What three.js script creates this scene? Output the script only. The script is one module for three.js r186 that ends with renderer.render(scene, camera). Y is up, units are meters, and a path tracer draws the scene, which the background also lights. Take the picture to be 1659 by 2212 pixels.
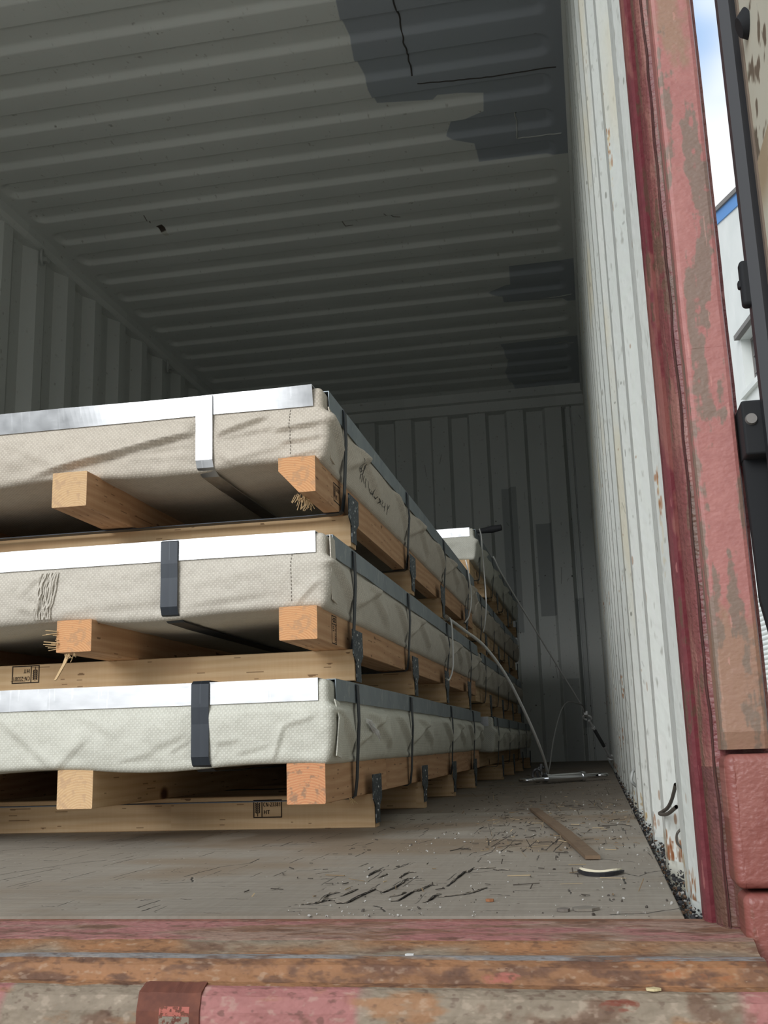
import * as THREE from 'three';
import { mergeGeometries } from 'three/addons/utils/BufferGeometryUtils.js';
import { RoundedBoxGeometry } from 'three/addons/geometries/RoundedBoxGeometry.js';

// ------------------------------------------------------------------ camera, sky, exposure
const scene = new THREE.Scene();
const camera = new THREE.PerspectiveCamera(51.98, 1659 / 2212, 0.02, 300);
const D2R = Math.PI / 180;
camera.position.set(1.1124, 0.1258, 0.8242);
camera.rotation.set(12.5618 * D2R, 10.8768 * D2R, -1.7845 * D2R, 'YXZ');
scene.add(camera);

const renderer = new THREE.WebGLRenderer({ antialias: true });
renderer.toneMapping = THREE.LinearToneMapping;
renderer.toneMappingExposure = 1.06;
renderer.shadowMap.enabled = true;
renderer.shadowMap.type = THREE.PCFSoftShadowMap;

const hash = (x, y, s) => { let h = Math.imul(x | 0, 374761393) ^ Math.imul(y | 0, 668265263) ^ Math.imul(s | 0, 1442695041); h = Math.imul(h ^ (h >>> 13), 1274126177); h ^= h >>> 16; return (h >>> 0) / 4294967296; };
function noise(x, y, s = 0) {
  const ix = Math.floor(x), iy = Math.floor(y), fx = x - ix, fy = y - iy, u = fx * fx * (3 - 2 * fx), v = fy * fy * (3 - 2 * fy);
  const a = hash(ix, iy, s), b = hash(ix + 1, iy, s), c = hash(ix, iy + 1, s), d = hash(ix + 1, iy + 1, s);
  return a + (b - a) * u + (c - a) * v + (a - b - c + d) * u * v;
}
function fbm(x, y, s = 0, o = 4) { let v = 0, a = 0.5, n = 0; for (let i = 0; i < o; i++) { v += a * noise(x, y, s + i * 17); n += a; a *= 0.5; x = x * 2.03 + 3.7; y = y * 2.03 + 1.9; } return v / n; }
function rng(seed) { let t = seed >>> 0; return () => { t = (t + 0x6d2b79f5) | 0; let r = Math.imul(t ^ (t >>> 15), 1 | t); r = (r + Math.imul(r ^ (r >>> 7), 61 | r)) ^ r; return ((r ^ (r >>> 14)) >>> 0) / 4294967296; }; }
const sst = (a, b, x) => { const t = Math.min(1, Math.max(0, (x - a) / (b - a))); return t * t * (3 - 2 * t); };
const mix = (a, b, t) => a + (b - a) * t;
const mix3 = (a, b, t) => [mix(a[0], b[0], t), mix(a[1], b[1], t), mix(a[2], b[2], t)];
const clamp = (x, a, b) => Math.min(b, Math.max(a, x));

// a bright, broken overcast sky
{
  const W = 1024, H = 512, data = new Float32Array(W * H * 4);
  for (let j = 0; j < H; j++) for (let i = 0; i < W; i++) {
    const el = ((j + 0.5) / H - 0.5) * Math.PI, az = (i + 0.5) / W * Math.PI * 2, o = (j * W + i) * 4;
    const se = Math.sin(el), y = Math.max(0.06, se) + 0.12, cx = Math.cos(az) * Math.cos(el) / y, cz = Math.sin(az) * Math.cos(el) / y;
    const n = fbm(cx * 1.7 + 11, cz * 1.7 + 5, 3, 6), c = sst(0.27, 0.52, n), thick = fbm(cx * 3 + 2, cz * 3 + 9, 8, 4);
    const cl = mix3([0.92, 0.97, 1.02], [1.22, 1.23, 1.24], thick), bl = mix3([0.62, 0.8, 1.0], [0.34, 0.54, 0.86], sst(0, 0.8, se));
    let k = mix3(bl, cl, c);
    const lift = 0.72 + 0.5 * Math.max(0, se);
    if (se < 0) k = [0.45, 0.45, 0.44];
    for (let q = 0; q < 3; q++) data[o + q] = k[q] * lift;
    data[o + 3] = 1;
  }
  const sky = new THREE.DataTexture(data, W, H, THREE.RGBAFormat, THREE.FloatType);
  sky.mapping = THREE.EquirectangularReflectionMapping; sky.magFilter = THREE.LinearFilter; sky.minFilter = THREE.LinearFilter; sky.wrapS = THREE.RepeatWrapping; sky.needsUpdate = true;
  scene.background = sky; scene.environment = sky;
}

// veiled sun behind the camera, high on the left: a broad soft source
const sun = new THREE.DirectionalLight(new THREE.Color(1.0, 0.995, 0.985), 1.8);
sun.position.set(-3.2, 4.6, 8.0); sun.target.position.set(0.4, 0.2, -1.5); sun.castShadow = true; sun.shadow.radius = 62; sun.shadow.mapSize.set(2048, 2048);
Object.assign(sun.shadow.camera, { left: -5, right: 5, top: 5, bottom: -5, near: 0.5, far: 30 }); sun.name = 'sun'; scene.add(sun, sun.target);

// ------------------------------------------------------------------ helpers
const V = (x, y, z) => new THREE.Vector3(x, y, z);
function dataTex(w, h, fn, { srgb = true, wrap = true } = {}) {
  const d = new Uint8Array(w * h * 4);
  for (let j = 0; j < h; j++) for (let i = 0; i < w; i++) { const c = fn(i / w, j / h, i, j), o = (j * w + i) * 4; d[o] = clamp(c[0], 0, 255); d[o + 1] = clamp(c[1], 0, 255); d[o + 2] = clamp(c[2], 0, 255); d[o + 3] = c[3] === undefined ? 255 : clamp(c[3], 0, 255); }
  const t = new THREE.DataTexture(d, w, h, THREE.RGBAFormat); t.magFilter = THREE.LinearFilter; t.minFilter = THREE.LinearMipmapLinearFilter; t.generateMipmaps = true;
  t.wrapS = t.wrapT = wrap ? THREE.RepeatWrapping : THREE.ClampToEdgeWrapping; if (srgb) t.colorSpace = THREE.SRGBColorSpace; t.needsUpdate = true; return t;
}
const grey = (w, h, fn) => dataTex(w, h, (u, v, i, j) => { const g = fn(u, v, i, j) * 255; return [g, g, g]; }, { srgb: false });
// canvas layer, read back with row 0 at the bottom
function layer(w, h, draw) {
  const c = document.createElement('canvas'); c.width = w; c.height = h; const g = c.getContext('2d'); g.translate(0, h); g.scale(1, -1); draw(g);
  const d = g.getImageData(0, 0, w, h).data; return (i, j) => { const o = ((h - 1 - clamp(j | 0, 0, h - 1)) * w + clamp(i | 0, 0, w - 1)) * 4; return [d[o], d[o + 1], d[o + 2], d[o + 3] / 255]; };
}
const rep = (t, x, y) => { const c = t.clone(); c.repeat.set(x, y); c.needsUpdate = true; return c; };
const std = (o) => new THREE.MeshStandardMaterial(o);
const taken = new Map();
function numbered(n) { const k = taken.get(n) ?? 0; taken.set(n, k + 1); return k ? n + '_' + String(k).padStart(3, '0') : n; }
const childNames = new WeakMap();
function partName(parent, n) { let m = childNames.get(parent); if (!m) childNames.set(parent, m = new Map()); const k = m.get(n) ?? 0; m.set(n, k + 1); return k ? n + '_' + String(k).padStart(3, '0') : n; }
function root(name, pos, label, category, { group, kind } = {}) {
  const o = new THREE.Group(); o.name = numbered(name); o.position.set(...pos); scene.add(o);
  if (label) o.userData.label = label; if (category) o.userData.category = category; if (group) o.userData.group = group; if (kind) o.userData.kind = kind; return o;
}
const worldPos = (o) => { const v = V(0, 0, 0); for (let p = o; p && p !== scene; p = p.parent) v.add(p.position); return v; };
// geometry given in world metres; the mesh hangs under parent
function part(parent, name, geo, mat, extra) {
  const w = worldPos(parent); const g = geo.clone ? geo : geo; g.translate(-w.x, -w.y, -w.z);
  const m = new THREE.Mesh(g, mat); m.name = partName(parent, name); m.castShadow = m.receiveShadow = true; parent.add(m); if (extra) Object.assign(m.userData, extra); return m;
}
function single(name, geo, mat, base, label, category, { group, kind } = {}) {
  geo.translate(-base[0], -base[1], -base[2]);
  const m = new THREE.Mesh(geo, mat); m.name = numbered(name); m.position.set(...base); m.castShadow = m.receiveShadow = true; scene.add(m);
  if (label) m.userData.label = label; if (category) m.userData.category = category; if (group) m.userData.group = group; if (kind) m.userData.kind = kind; return m;
}
// closed polygon (a,b) swept along t; at(a,b,t) -> [x,y,z]; flat normals, uv = (perimeter metres, t)
function prism(poly, at, t0, t1, { steps = 1, wob, uvs = 1 } = {}) {
  const P = [], N = [], U = [], n = poly.length; let len = 0;
  const ts = Array.from({ length: steps + 1 }, (_, i) => mix(t0, t1, i / steps));
  const pt = (i, t) => { let [a, b] = poly[(i + n) % n]; if (wob) { const w = wob(a, b, t, (i + n) % n); a += w[0]; b += w[1]; } return at(a, b, t); };
  const tri = (a, b, c, ua, ub, uc) => { const e = V(...b).sub(V(...a)), f = V(...c).sub(V(...a)), m = e.cross(f).normalize(); for (const p of [a, b, c]) { P.push(...p); N.push(m.x, m.y, m.z); } U.push(...ua, ...ub, ...uc); };
  let area = 0; for (let i = 0; i < n; i++) { const [a, b] = poly[i], [c, d] = poly[(i + 1) % n]; area += a * d - b * c; }
  const A = at(0, 0, 0), B = V(...at(1, 0, 0)).sub(V(...A)), C = V(...at(0, 1, 0)).sub(V(...A)), T = V(...at(0, 0, 1)).sub(V(...A));
  const flip = (B.cross(C).dot(T) * (t1 - t0) * area) < 0;
  for (let i = 0; i < n; i++) {
    const l = Math.hypot(poly[(i + 1) % n][0] - poly[i][0], poly[(i + 1) % n][1] - poly[i][1]);
    for (let k = 0; k < steps; k++) {
      const a = pt(i, ts[k]), b = pt(i + 1, ts[k]), c = pt(i + 1, ts[k + 1]), d = pt(i, ts[k + 1]), u0 = len * uvs, u1 = (len + l) * uvs;
      if (!flip) { tri(a, b, c, [u0, ts[k]], [u1, ts[k]], [u1, ts[k + 1]]); tri(a, c, d, [u0, ts[k]], [u1, ts[k + 1]], [u0, ts[k + 1]]); }
      else { tri(a, c, b, [u0, ts[k]], [u1, ts[k + 1]], [u1, ts[k]]); tri(a, d, c, [u0, ts[k]], [u0, ts[k + 1]], [u1, ts[k + 1]]); }
    }
    len += l;
  }
  const faces = THREE.ShapeUtils.triangulateShape(poly.map(([a, b]) => new THREE.Vector2(a, b)), []);
  for (const [e, top] of [[0, false], [steps, true]]) for (const f of faces) {
    let q = f.map((i) => pt(i, ts[e])), u = f.map((i) => [poly[i][0], poly[i][1]]); const ccw = area > 0 ? 1 : 0; void ccw;
    const m = V(...q[1]).sub(V(...q[0])).cross(V(...q[2]).sub(V(...q[0]))), want = V(...at(0, 0, top ? 1 : 0)).sub(V(...at(0, 0, top ? 0 : 1))).multiplyScalar(Math.sign(t1 - t0));
    if (m.dot(want) < 0) { q = [q[0], q[2], q[1]]; u = [u[0], u[2], u[1]]; }
    tri(...q, ...u);
  }
  const g = new THREE.BufferGeometry(); g.setAttribute('position', new THREE.Float32BufferAttribute(P, 3)); g.setAttribute('normal', new THREE.Float32BufferAttribute(N, 3)); g.setAttribute('uv', new THREE.Float32BufferAttribute(U, 2)); return g;
}
const upY = (a, b, t) => [a, t, b];          // polygon in (x,z), swept up
const alongX = (a, b, t) => [t, b, a];       // polygon in (z,y), swept along x
const alongZ = (a, b, t) => [a, b, t];       // polygon in (x,y), swept along z
const rect = (a0, a1, b0, b1, c = 0) => c ? [[a0 + c, b0], [a1 - c, b0], [a1, b0 + c], [a1, b1 - c], [a1 - c, b1], [a0 + c, b1], [a0, b1 - c], [a0, b0 + c]] : [[a0, b0], [a1, b0], [a1, b1], [a0, b1]];
const boxW = (x0, x1, y0, y1, z0, z1, c = 0) => prism(rect(x0, x1, y0, y1, c), alongZ, z0, z1);
function roundBox(x0, x1, y0, y1, z0, z1, r, s = 3) { const g = new RoundedBoxGeometry(x1 - x0, y1 - y0, z1 - z0, s, r); g.translate((x0 + x1) / 2, (y0 + y1) / 2, (z0 + z1) / 2); return g; }
function cyl(a, b, r0, r1 = r0, seg = 16) { const d = V(...b).sub(V(...a)), L = d.length(), g = new THREE.CylinderGeometry(r1, r0, L, seg); g.translate(0, L / 2, 0); g.applyQuaternion(new THREE.Quaternion().setFromUnitVectors(V(0, 1, 0), d.normalize())); g.translate(...a); return g; }
const curve = (pts) => new THREE.CatmullRomCurve3(pts.map((p) => V(...p)), false, 'centripetal');
const tube = (pts, r, seg = 48, rs = 8) => new THREE.TubeGeometry(curve(pts), seg, r, rs);
function twisted(pts, r, strands = 6, pitch = 0.03, seg = 160) {           // laid wire rope
  const c = curve(pts), L = c.getLength(), f = c.computeFrenetFrames(seg), gs = [];
  for (let s = 0; s < strands; s++) {
    const q = []; for (let i = 0; i <= seg; i++) { const a = s / strands * Math.PI * 2 + i / seg * L / pitch * Math.PI * 2, p = c.getPointAt(i / seg); q.push(p.addScaledVector(f.normals[i], Math.cos(a) * r * 0.62).addScaledVector(f.binormals[i], Math.sin(a) * r * 0.62)); }
    gs.push(new THREE.TubeGeometry(new THREE.CatmullRomCurve3(q), seg * 2, r * 0.4, 5));
  }
  return mergeGeometries(gs);
}
// flat band following a path; side = width direction
function band(pts, side, w, th, { wv } = {}) {
  const P = pts.map((p) => V(...p)), S = V(...side).normalize(), n = P.length, pos = [], idx = [], uv = []; let L = 0;
  for (let i = 0; i < n; i++) {
    const t = P[Math.min(n - 1, i + 1)].clone().sub(P[Math.max(0, i - 1)]).normalize(), nn = t.clone().cross(S).normalize(); if (i) L += P[i].distanceTo(P[i - 1]);
    const ww = w * (wv ? wv(i / (n - 1)) : 1);
    for (const [a, b] of [[-1, 1], [1, 1], [1, -1], [-1, -1]]) { const p = P[i].clone().addScaledVector(S, a * ww / 2).addScaledVector(nn, b * th / 2); pos.push(p.x, p.y, p.z); uv.push(a * ww / 2, L); }
    if (i) for (let k = 0; k < 4; k++) { const a = (i - 1) * 4 + k, b = (i - 1) * 4 + (k + 1) % 4; idx.push(a, b, b + 4, a, b + 4, a + 4); }
  }
  idx.push(0, 2, 1, 0, 3, 2); const e = (n - 1) * 4; idx.push(e, e + 1, e + 2, e, e + 2, e + 3);
  let g = new THREE.BufferGeometry(); g.setAttribute('position', new THREE.Float32BufferAttribute(pos, 3)); g.setAttribute('uv', new THREE.Float32BufferAttribute(uv, 2)); g.setIndex(idx);
  g = g.toNonIndexed(); g.computeVertexNormals(); return g;
}

// ------------------------------------------------------------------ materials
const CW = 2.352, CH = 2.393, CL = 5.87, HW = CW / 2;
// painted steel of the container's inside: pale grey-green, scuffed
function paintTex(seed, W, H, wm, hm, over) {
  return dataTex(W, H, (u, v, i, j) => {
    const x = u * wm, y = v * hm; let c = mix3([208, 212, 208], [226, 229, 225], fbm(x * 2.2, y * 1.1, seed, 4));
    const sp = fbm(x * 70, y * 50, seed + 5, 3); if (sp > 0.78) c = mix3(c, [110, 106, 98], (sp - 0.78) * 3.2);
    const sc = noise(x * 260, y * 9, seed + 9); if (sc > 0.955) c = mix3(c, [205, 208, 200], 0.35);
    if (over) { const o = over(i, j); if (o[3] > 0) c = mix3(c, [o[0], o[1], o[2]], o[3]); }
    return c;
  });
}
const weaveBump = grey(256, 256, (u, v) => { const n = 16, a = u * n, b = v * n, ia = Math.floor(a), ib = Math.floor(b), fa = a - ia, fb = b - ib; const over = (ia + ib) % 2 === 0; const warp = Math.sin(Math.PI * fa) ** 0.6, weft = Math.sin(Math.PI * fb) ** 0.6; return over ? 0.45 + 0.55 * warp * Math.sin(Math.PI * fb) ** 0.5 : 0.1 + 0.5 * weft * Math.sin(Math.PI * fa) ** 0.5; });
const weaveCol = (base, dark, seed) => dataTex(512, 512, (u, v) => { const n = 32, a = u * n, b = v * n, ia = Math.floor(a), ib = Math.floor(b), fa = a - ia, fb = b - ib; const over = (ia + ib) % 2 === 0; const gap = Math.max(Math.abs(fa - 0.5), Math.abs(fb - 0.5)) * 2; let t = (over ? 0.0 : 0.28) + (gap > 0.8 ? 0.18 : 0) + 0.22 * (hash(ia & 31, ib & 31, seed) - 0.5) + 0.18 * (noise(u * 6, v * 6, seed + 3) - 0.5); return mix3(base, dark, clamp(t, 0, 1)); });
const WEAVE = 0.0032 * 16;                         // metres per bump tile
function fabric(base, dark, seed) { const m = weaveCol(base, dark, seed); return std({ map: rep(m, 1 / (WEAVE * 2), 1 / (WEAVE * 2)), bumpMap: rep(weaveBump, 1 / WEAVE, 1 / WEAVE), bumpScale: 0.00035, roughness: 0.62, metalness: 0 }); }
const MFab = [fabric([216, 216, 204], [174, 173, 160], 11), fabric([210, 204, 191], [164, 157, 145], 21), fabric([208, 199, 184], [160, 150, 136], 31)];

const woodLong = (seed, a, b, c) => dataTex(1024, 256, (u, v) => {
  const x = u * 1.2, y = v * 0.3, w = fbm(x * 2.4, y * 6, seed, 3) * 0.03; const ring = Math.sin((y + w) * 420 + fbm(x * 3, y * 30, seed + 2, 3) * 7) * 0.5 + 0.5;
  const fine = noise(x * 26, y * 900, seed + 4), saw = noise(x * 420, y * 4, seed + 6); let k = mix3(a, b, ring * 0.5 + fine * 0.35 + 0.15 * saw);
  const st = fbm(x * 5, y * 14, seed + 8, 4); k = mix3(k, c, sst(0.56, 0.8, st) * 0.55); const pit = noise(x * 34, y * 380, seed + 12); if (pit > 0.93) k = mix3(k, [86, 58, 34], 0.6);
  const kn = Math.hypot((x - 0.31 - hash(seed, 1, 1) * 0.6) * 0.7, y - 0.05 - hash(seed, 2, 1) * 0.2); if (kn < 0.016) k = mix3([78, 48, 28], k, sst(0.004, 0.016, kn)); return k;
});
const woodEnd = (seed, a, b, c) => dataTex(256, 256, (u, v) => {
  const x = u - 0.18 - hash(seed, 3, 3) * 0.5, y = v + 0.25 + hash(seed, 4, 3) * 0.6, r = Math.hypot(x, y) + (fbm(u * 5, v * 5, seed, 3) - 0.5) * 0.05; const ring = Math.sin(r * 95) * 0.5 + 0.5;
  let k = mix3(a, b, ring * 0.55 + 0.3 * noise(u * 150, v * 150, seed + 5) + 0.15 * noise(u * 12, v * 80, seed + 6)); const sp = fbm(u * 9, v * 9, seed + 8, 4); return mix3(k, c, sst(0.52, 0.78, sp) * 0.6);
});
const wl = [woodLong(3, [206, 166, 128], [182, 138, 100], [156, 116, 84]), woodLong(9, [222, 194, 154], [202, 166, 124], [172, 138, 104])];
const we = [woodEnd(4, [226, 178, 130], [202, 142, 96], [184, 146, 112]), woodEnd(8, [222, 192, 150], [204, 164, 120], [190, 156, 124]), woodEnd(14, [216, 166, 122], [198, 130, 92], [138, 116, 98])];
const woodMat = (i, j) => { const m = std({ map: rep(wl[i], 1 / 1.2, 1 / 0.3), roughness: 0.82, bumpMap: rep(wl[i], 1 / 1.2, 1 / 0.3), bumpScale: 0.0004 }); const e = std({ map: we[j], roughness: 0.9, bumpMap: we[j], bumpScale: 0.0008 }); return [m, e]; };
const MWood = [woodMat(0, 0), woodMat(1, 1), woodMat(0, 2), woodMat(0, 1)];

const galvTex = dataTex(512, 256, (u, v) => { const g = 184 + 26 * (fbm(u * 30, v * 12, 41, 4) - 0.5) + (noise(u * 5, v * 260, 44) > 0.86 ? 10 : 0); return [g, g + 2, g + 4]; });
const galvRough = grey(512, 256, (u, v) => 0.26 + 0.2 * fbm(u * 22, v * 22, 47, 4) + (noise(u * 160, v * 8, 49) > 0.9 ? 0.1 : 0));
const MGalv = std({ map: rep(galvTex, 3, 3), roughnessMap: rep(galvRough, 3, 3), roughness: 1, metalness: 1 });
const darkTex = dataTex(256, 256, (u, v) => { let k = mix3([36, 42, 50], [52, 58, 64], fbm(u * 8, v * 8, 52, 4)); if (noise(u * 60, v * 7, 53) > 0.93) k = mix3(k, [120, 126, 130], 0.5); return k; });
const MStrap = std({ map: rep(darkTex, 8, 2), roughness: 0.42, metalness: 0.35 });
const sideTex = dataTex(512, 256, (u, v) => { let k = mix3([112, 124, 132], [140, 150, 154], fbm(u * 10, v * 8, 62, 4)); if (fbm(u * 40, v * 26, 63, 3) > 0.7) k = mix3(k, [170, 174, 172], 0.5); return k; });
const MSide = std({ map: rep(sideTex, 2, 4), roughness: 0.42, metalness: 0.3 });
const plateTex = dataTex(128, 256, (u, v) => { let k = mix3([40, 50, 58], [64, 74, 80], fbm(u * 6, v * 9, 72, 4)); if (fbm(u * 22, v * 34, 73, 3) > 0.69) k = mix3(k, [176, 182, 182], 0.7); return k; });
const MPlate = std({ map: rep(plateTex, 12, 9), roughness: 0.5, metalness: 0.4 });
const MRope = std({ color: new THREE.Color(0.82, 0.83, 0.81), roughness: 0.38, metalness: 0.2 });
const MRopeDark = std({ color: new THREE.Color(0.16, 0.165, 0.17), roughness: 0.5, metalness: 0.6 });
const MChrome = std({ color: new THREE.Color(0.72, 0.74, 0.76), roughness: 0.22, metalness: 1 });
const MBlack = std({ color: new THREE.Color(0.007, 0.008, 0.01), roughness: 0.8 });
const MRubber = std({ color: new THREE.Color(0.02, 0.021, 0.024), roughness: 0.42 });

// ------------------------------------------------------------------ the container: walls
const rust = [150, 76, 34], rustD = [98, 58, 38];
// right wall: pale paint with chips and rust runs
const RU = 2.2, RV = 2.4;
const rightOver = layer(2048, 2048, (g) => {   // u: along the profile from the door; v: height
  const r = rng(5), X = 2048 / RU, Y = 2048 / RV;
  const blot = (x, y, w, h, col, a, n) => { for (let i = 0; i < n; i++) { g.fillStyle = `rgba(${col},${a * (0.3 + 0.7 * r())})`; g.beginPath(); g.ellipse((x + (r() - 0.5) * w) * X, (y + (r() - 0.5) * h) * Y, 0.6 + r() * 2.4, 0.8 + r() * 5, 0, 0, 6.3); g.fill(); } };
  for (let i = 0; i < 1500; i++) { const y = r() ** 2.4 * 2.3; blot(r() * RU, y, 0.004, 0.01, r() < 0.6 ? '92,92,84' : '122,72,42', 0.6, 1); }
  for (let i = 0; i < 60; i++) { const x = r() * RU, y = r() ** 2 * 0.9; blot(x, y, 0.012, 0.05, '150,84,42', 0.65, 6 + r() * 14); if (r() < 0.5) blot(x, y - 0.03, 0.006, 0.09, '206,178,124', 0.3, 14); }
  for (let i = 0; i < 46; i++) { const x = r() * RU; blot(x, 0.005 + r() * 0.012, 0.03, 0.03, r() < 0.6 ? '134,76,40' : '176,146,96', 0.75, 26); }
  for (let i = 0; i < 200; i++) { g.strokeStyle = `rgba(110,112,106,${0.2 + r() * 0.4})`; g.lineWidth = 0.8 + r(); const x = r() * 2048, y = r() * 2048; g.beginPath(); g.moveTo(x, y); g.lineTo(x + (r() - 0.5) * 18, y + (r() - 0.5) * 70); g.stroke(); }
});
const rightTex = dataTex(2048, 2048, (u, v, i, j) => { const x = u * RU, y = v * RV; let c = mix3([206, 211, 206], [226, 229, 223], fbm(x * 4, y * 2, 81, 4)); const sp = fbm(x * 130, y * 60, 83, 3); if (sp > 0.7) c = mix3(c, [150, 150, 142], (sp - 0.7) * 3); const yl = fbm(x * 5, y * 3, 87, 4); c = mix3(c, [220, 206, 170], sst(0.58, 0.76, yl) * 0.4); const o = rightOver(i, j); return mix3(c, [o[0], o[1], o[2]], o[3]); });
const rightBump = grey(512, 512, (u, v) => fbm(u * 60, v * 60, 88, 3));
const MRight = std({ map: rep(rightTex, 1 / RU, 1 / RV), roughness: 0.5, bumpMap: rep(rightBump, 2, 2), bumpScale: 0.0006 });

function corrugation(z0, zEnd, x, d, flatIn, slope, flatOut, sgn) {   // inner flats at x, recesses at x + sgn*d; walking towards -z
  const p = []; let z = z0; while (z > zEnd + 0.01) { p.push([x, z], [x, z - flatIn], [x + sgn * d, z - flatIn - slope], [x + sgn * d, z - flatIn - slope - flatOut]); z -= flatIn + 2 * slope + flatOut; } return p.filter((q) => q[1] >= zEnd);
}
function sheet(pts, ox, oz, th = 0.003) { return [...pts, ...pts.slice().reverse().map(([a, b]) => [a + ox * th, b + oz * th])]; }
const wallRight = root('wall_right', [HW, 0, -CL / 2], 'pale corrugated steel side wall with rust spots along its foot', null, { kind: 'structure' });
{
  const pts = [[1.2, 0.012], [HW, -0.086], ...corrugation(-0.089, -CL - 0.02, HW, 0.036, 0.058, 0.068, 0.084, 1)]; pts.push([HW, -CL - 0.03]);
  part(wallRight, 'corrugated_sheet', prism(sheet(pts, 1, 0), upY, -0.03, 2.36), MRight);
}
const paintLeft = std({ map: rep(paintTex(101, 1024, 512, 6.6, 2.4), 1 / 6.6, 1 / 2.4), roughness: 0.55 });
const wallLeft = root('wall_left', [-HW, 0, -CL / 2], 'shaded corrugated steel side wall behind the stacked bundles', null, { kind: 'structure' });
{
  const pts = [[-HW, 0.0], ...corrugation(-0.06, -CL - 0.02, -HW, 0.036, 0.07, 0.068, 0.072, -1)]; pts.push([-HW, -CL - 0.03]);
  part(wallLeft, 'corrugated_sheet', prism(sheet(pts, -1, 0), upY, -0.03, 2.36), paintLeft);
}
// end wall, with grey repaint patches
const backOver = layer(1024, 1024, (g) => {    // u: profile from the right, 2.7 m; v: 2.4 m
  const r = rng(17), S = 1024 / 2.7, T = 1024 / 2.4; const box = (x, w, y0, y1, a) => { g.fillStyle = `rgba(134,140,140,${a})`; g.fillRect(x * S, y0 * T, w * S, (y1 - y0) * T); };
  box(0.42, 0.12, 0.9, 1.5, 0.55); box(0.68, 0.13, 0.8, 1.75, 0.5); box(0.16, 0.12, 0.2, 1.0, 0.35); box(1.18, 0.14, 1.0, 1.5, 0.5); box(0.92, 0.12, 0.75, 1.2, 0.4); box(0.3, 0.1, 0.0, 0.5, 0.4);
  for (let i = 0; i < 90; i++) { g.strokeStyle = `rgba(${r() < 0.5 ? '210,214,206' : '60,58,52'},${0.2 + r() * 0.4})`; g.lineWidth = 0.6 + r(); g.beginPath(); const x = r() * 1024, y = r() * 1024; g.moveTo(x, y); g.lineTo(x + (r() - 0.5) * 12, y + (r() - 0.5) * 90); g.stroke(); }
  for (let i = 0; i < 90; i++) { g.fillStyle = `rgba(30,26,22,${0.4 + r() * 0.5})`; g.fillRect(r() * 1024, r() * 700, 1 + r() * 3, 1 + r() * 4); }
});
const paintBack = std({ map: rep(paintTex(131, 1024, 1024, 2.7, 2.4, backOver), 1 / 2.7, 1 / 2.4), roughness: 0.55 });
const wallBack = root('wall_back', [0, 0, -CL], 'far corrugated end wall with grey repaint patches', null, { kind: 'structure' });
{
  const pts = []; let x = 1.03; while (x > -1.05) { pts.push([x, -CL], [x - 0.108, -CL], [x - 0.126, -CL - 0.045], [x - 0.232, -CL - 0.045]); x -= 0.25; } pts.push([-1.2, -CL - 0.045]);
  pts.unshift([1.052, -CL - 0.045]); pts.unshift([1.058, -CL - 0.045]); pts.unshift([1.06, -CL - 0.012]); pts.unshift([1.085, -CL - 0.012]); pts.unshift([1.087, -CL - 0.03]); pts.unshift([1.094, -CL - 0.03]); pts.unshift([1.096, -CL - 0.008]); pts.unshift([1.23, -CL - 0.008]);
  part(wallBack, 'corrugated_sheet', prism(sheet(pts, 0, -1), upY, -0.03, 2.36), paintBack);
}
// ------------------------------------------------------------------ ceiling with stamped ribs
const X2C = (x) => (x + HW) / CW * 1024, Z2C = (z) => -z / 6 * 2048;
const ceilOver = layer(1024, 2048, (g) => {
  const poly = (p, col) => { g.fillStyle = col; g.beginPath(); p.forEach(([x, z], i) => (i ? g.lineTo : g.moveTo).call(g, X2C(x), Z2C(z))); g.fill(); }, r = rng(23);
  const dk = 'rgba(150,158,168,0.85)';
  poly([[0.47, -1.6], [0.478, -1.945], [0.469, -2.042], [0.478, -2.148], [0.468, -2.244], [0.482, -2.365], [0.479, -2.419], [0.49, -2.527], [0.69, -2.556], [0.711, -2.532], [0.8, -2.54], [0.875, -2.558], [0.866, -2.643], [0.738, -2.703], [0.708, -2.79], [0.809, -2.848], [0.81, -3.002], [1.168, -3.005], [1.176, -1.6]], dk);
  poly([[0.851, -3.986], [0.84, -4.2], [0.72, -4.28], [0.79, -4.31], [0.791, -4.428], [1.176, -4.46], [1.176, -3.95]], 'rgba(150,158,168,0.7)');
  poly([[0.72, -4.98], [0.74, -5.3], [0.7, -5.5], [0.75, -5.86], [1.176, -5.86], [1.176, -4.96]], 'rgba(150,158,168,0.6)');
  for (let i = 0; i < 60; i++) { g.fillStyle = `rgba(58,52,44,${0.25 + r() * 0.4})`; g.fillRect(r() * 1024, r() * 2048, 1 + r() * 3, 1 + r() * 2); }
  g.strokeStyle = 'rgba(52,46,40,.8)'; g.lineWidth = 1.6; const ln = (p) => { g.beginPath(); p.forEach(([x, z], i) => (i ? g.lineTo : g.moveTo).call(g, X2C(x), Z2C(z))); g.stroke(); };
  ln([[-0.648, -3.053], [-0.662, -3.156]]); ln([[0.36, -3.3], [0.39, -3.37], [0.42, -3.38]]); ln([[0.16, -3.34], [0.165, -3.4], [0.2, -3.4]]);
  g.strokeStyle = 'rgba(206,208,200,.6)'; g.lineWidth = 1.2; ln([[0.0, -2.47], [0.234, -2.478], [0.465, -2.443]]);
  poly([[-0.65, -3.19], [-0.62, -3.18], [-0.615, -3.22], [-0.64, -3.225]], 'rgba(50,38,30,.9)'); poly([[-0.64, -3.225], [-0.615, -3.22], [-0.61, -3.25], [-0.63, -3.25]], 'rgba(200,200,190,.9)');
});
const MCeil = std({ map: paintTex(151, 1024, 2048, 2.352, 6, ceilOver), roughness: 0.5 });
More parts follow.
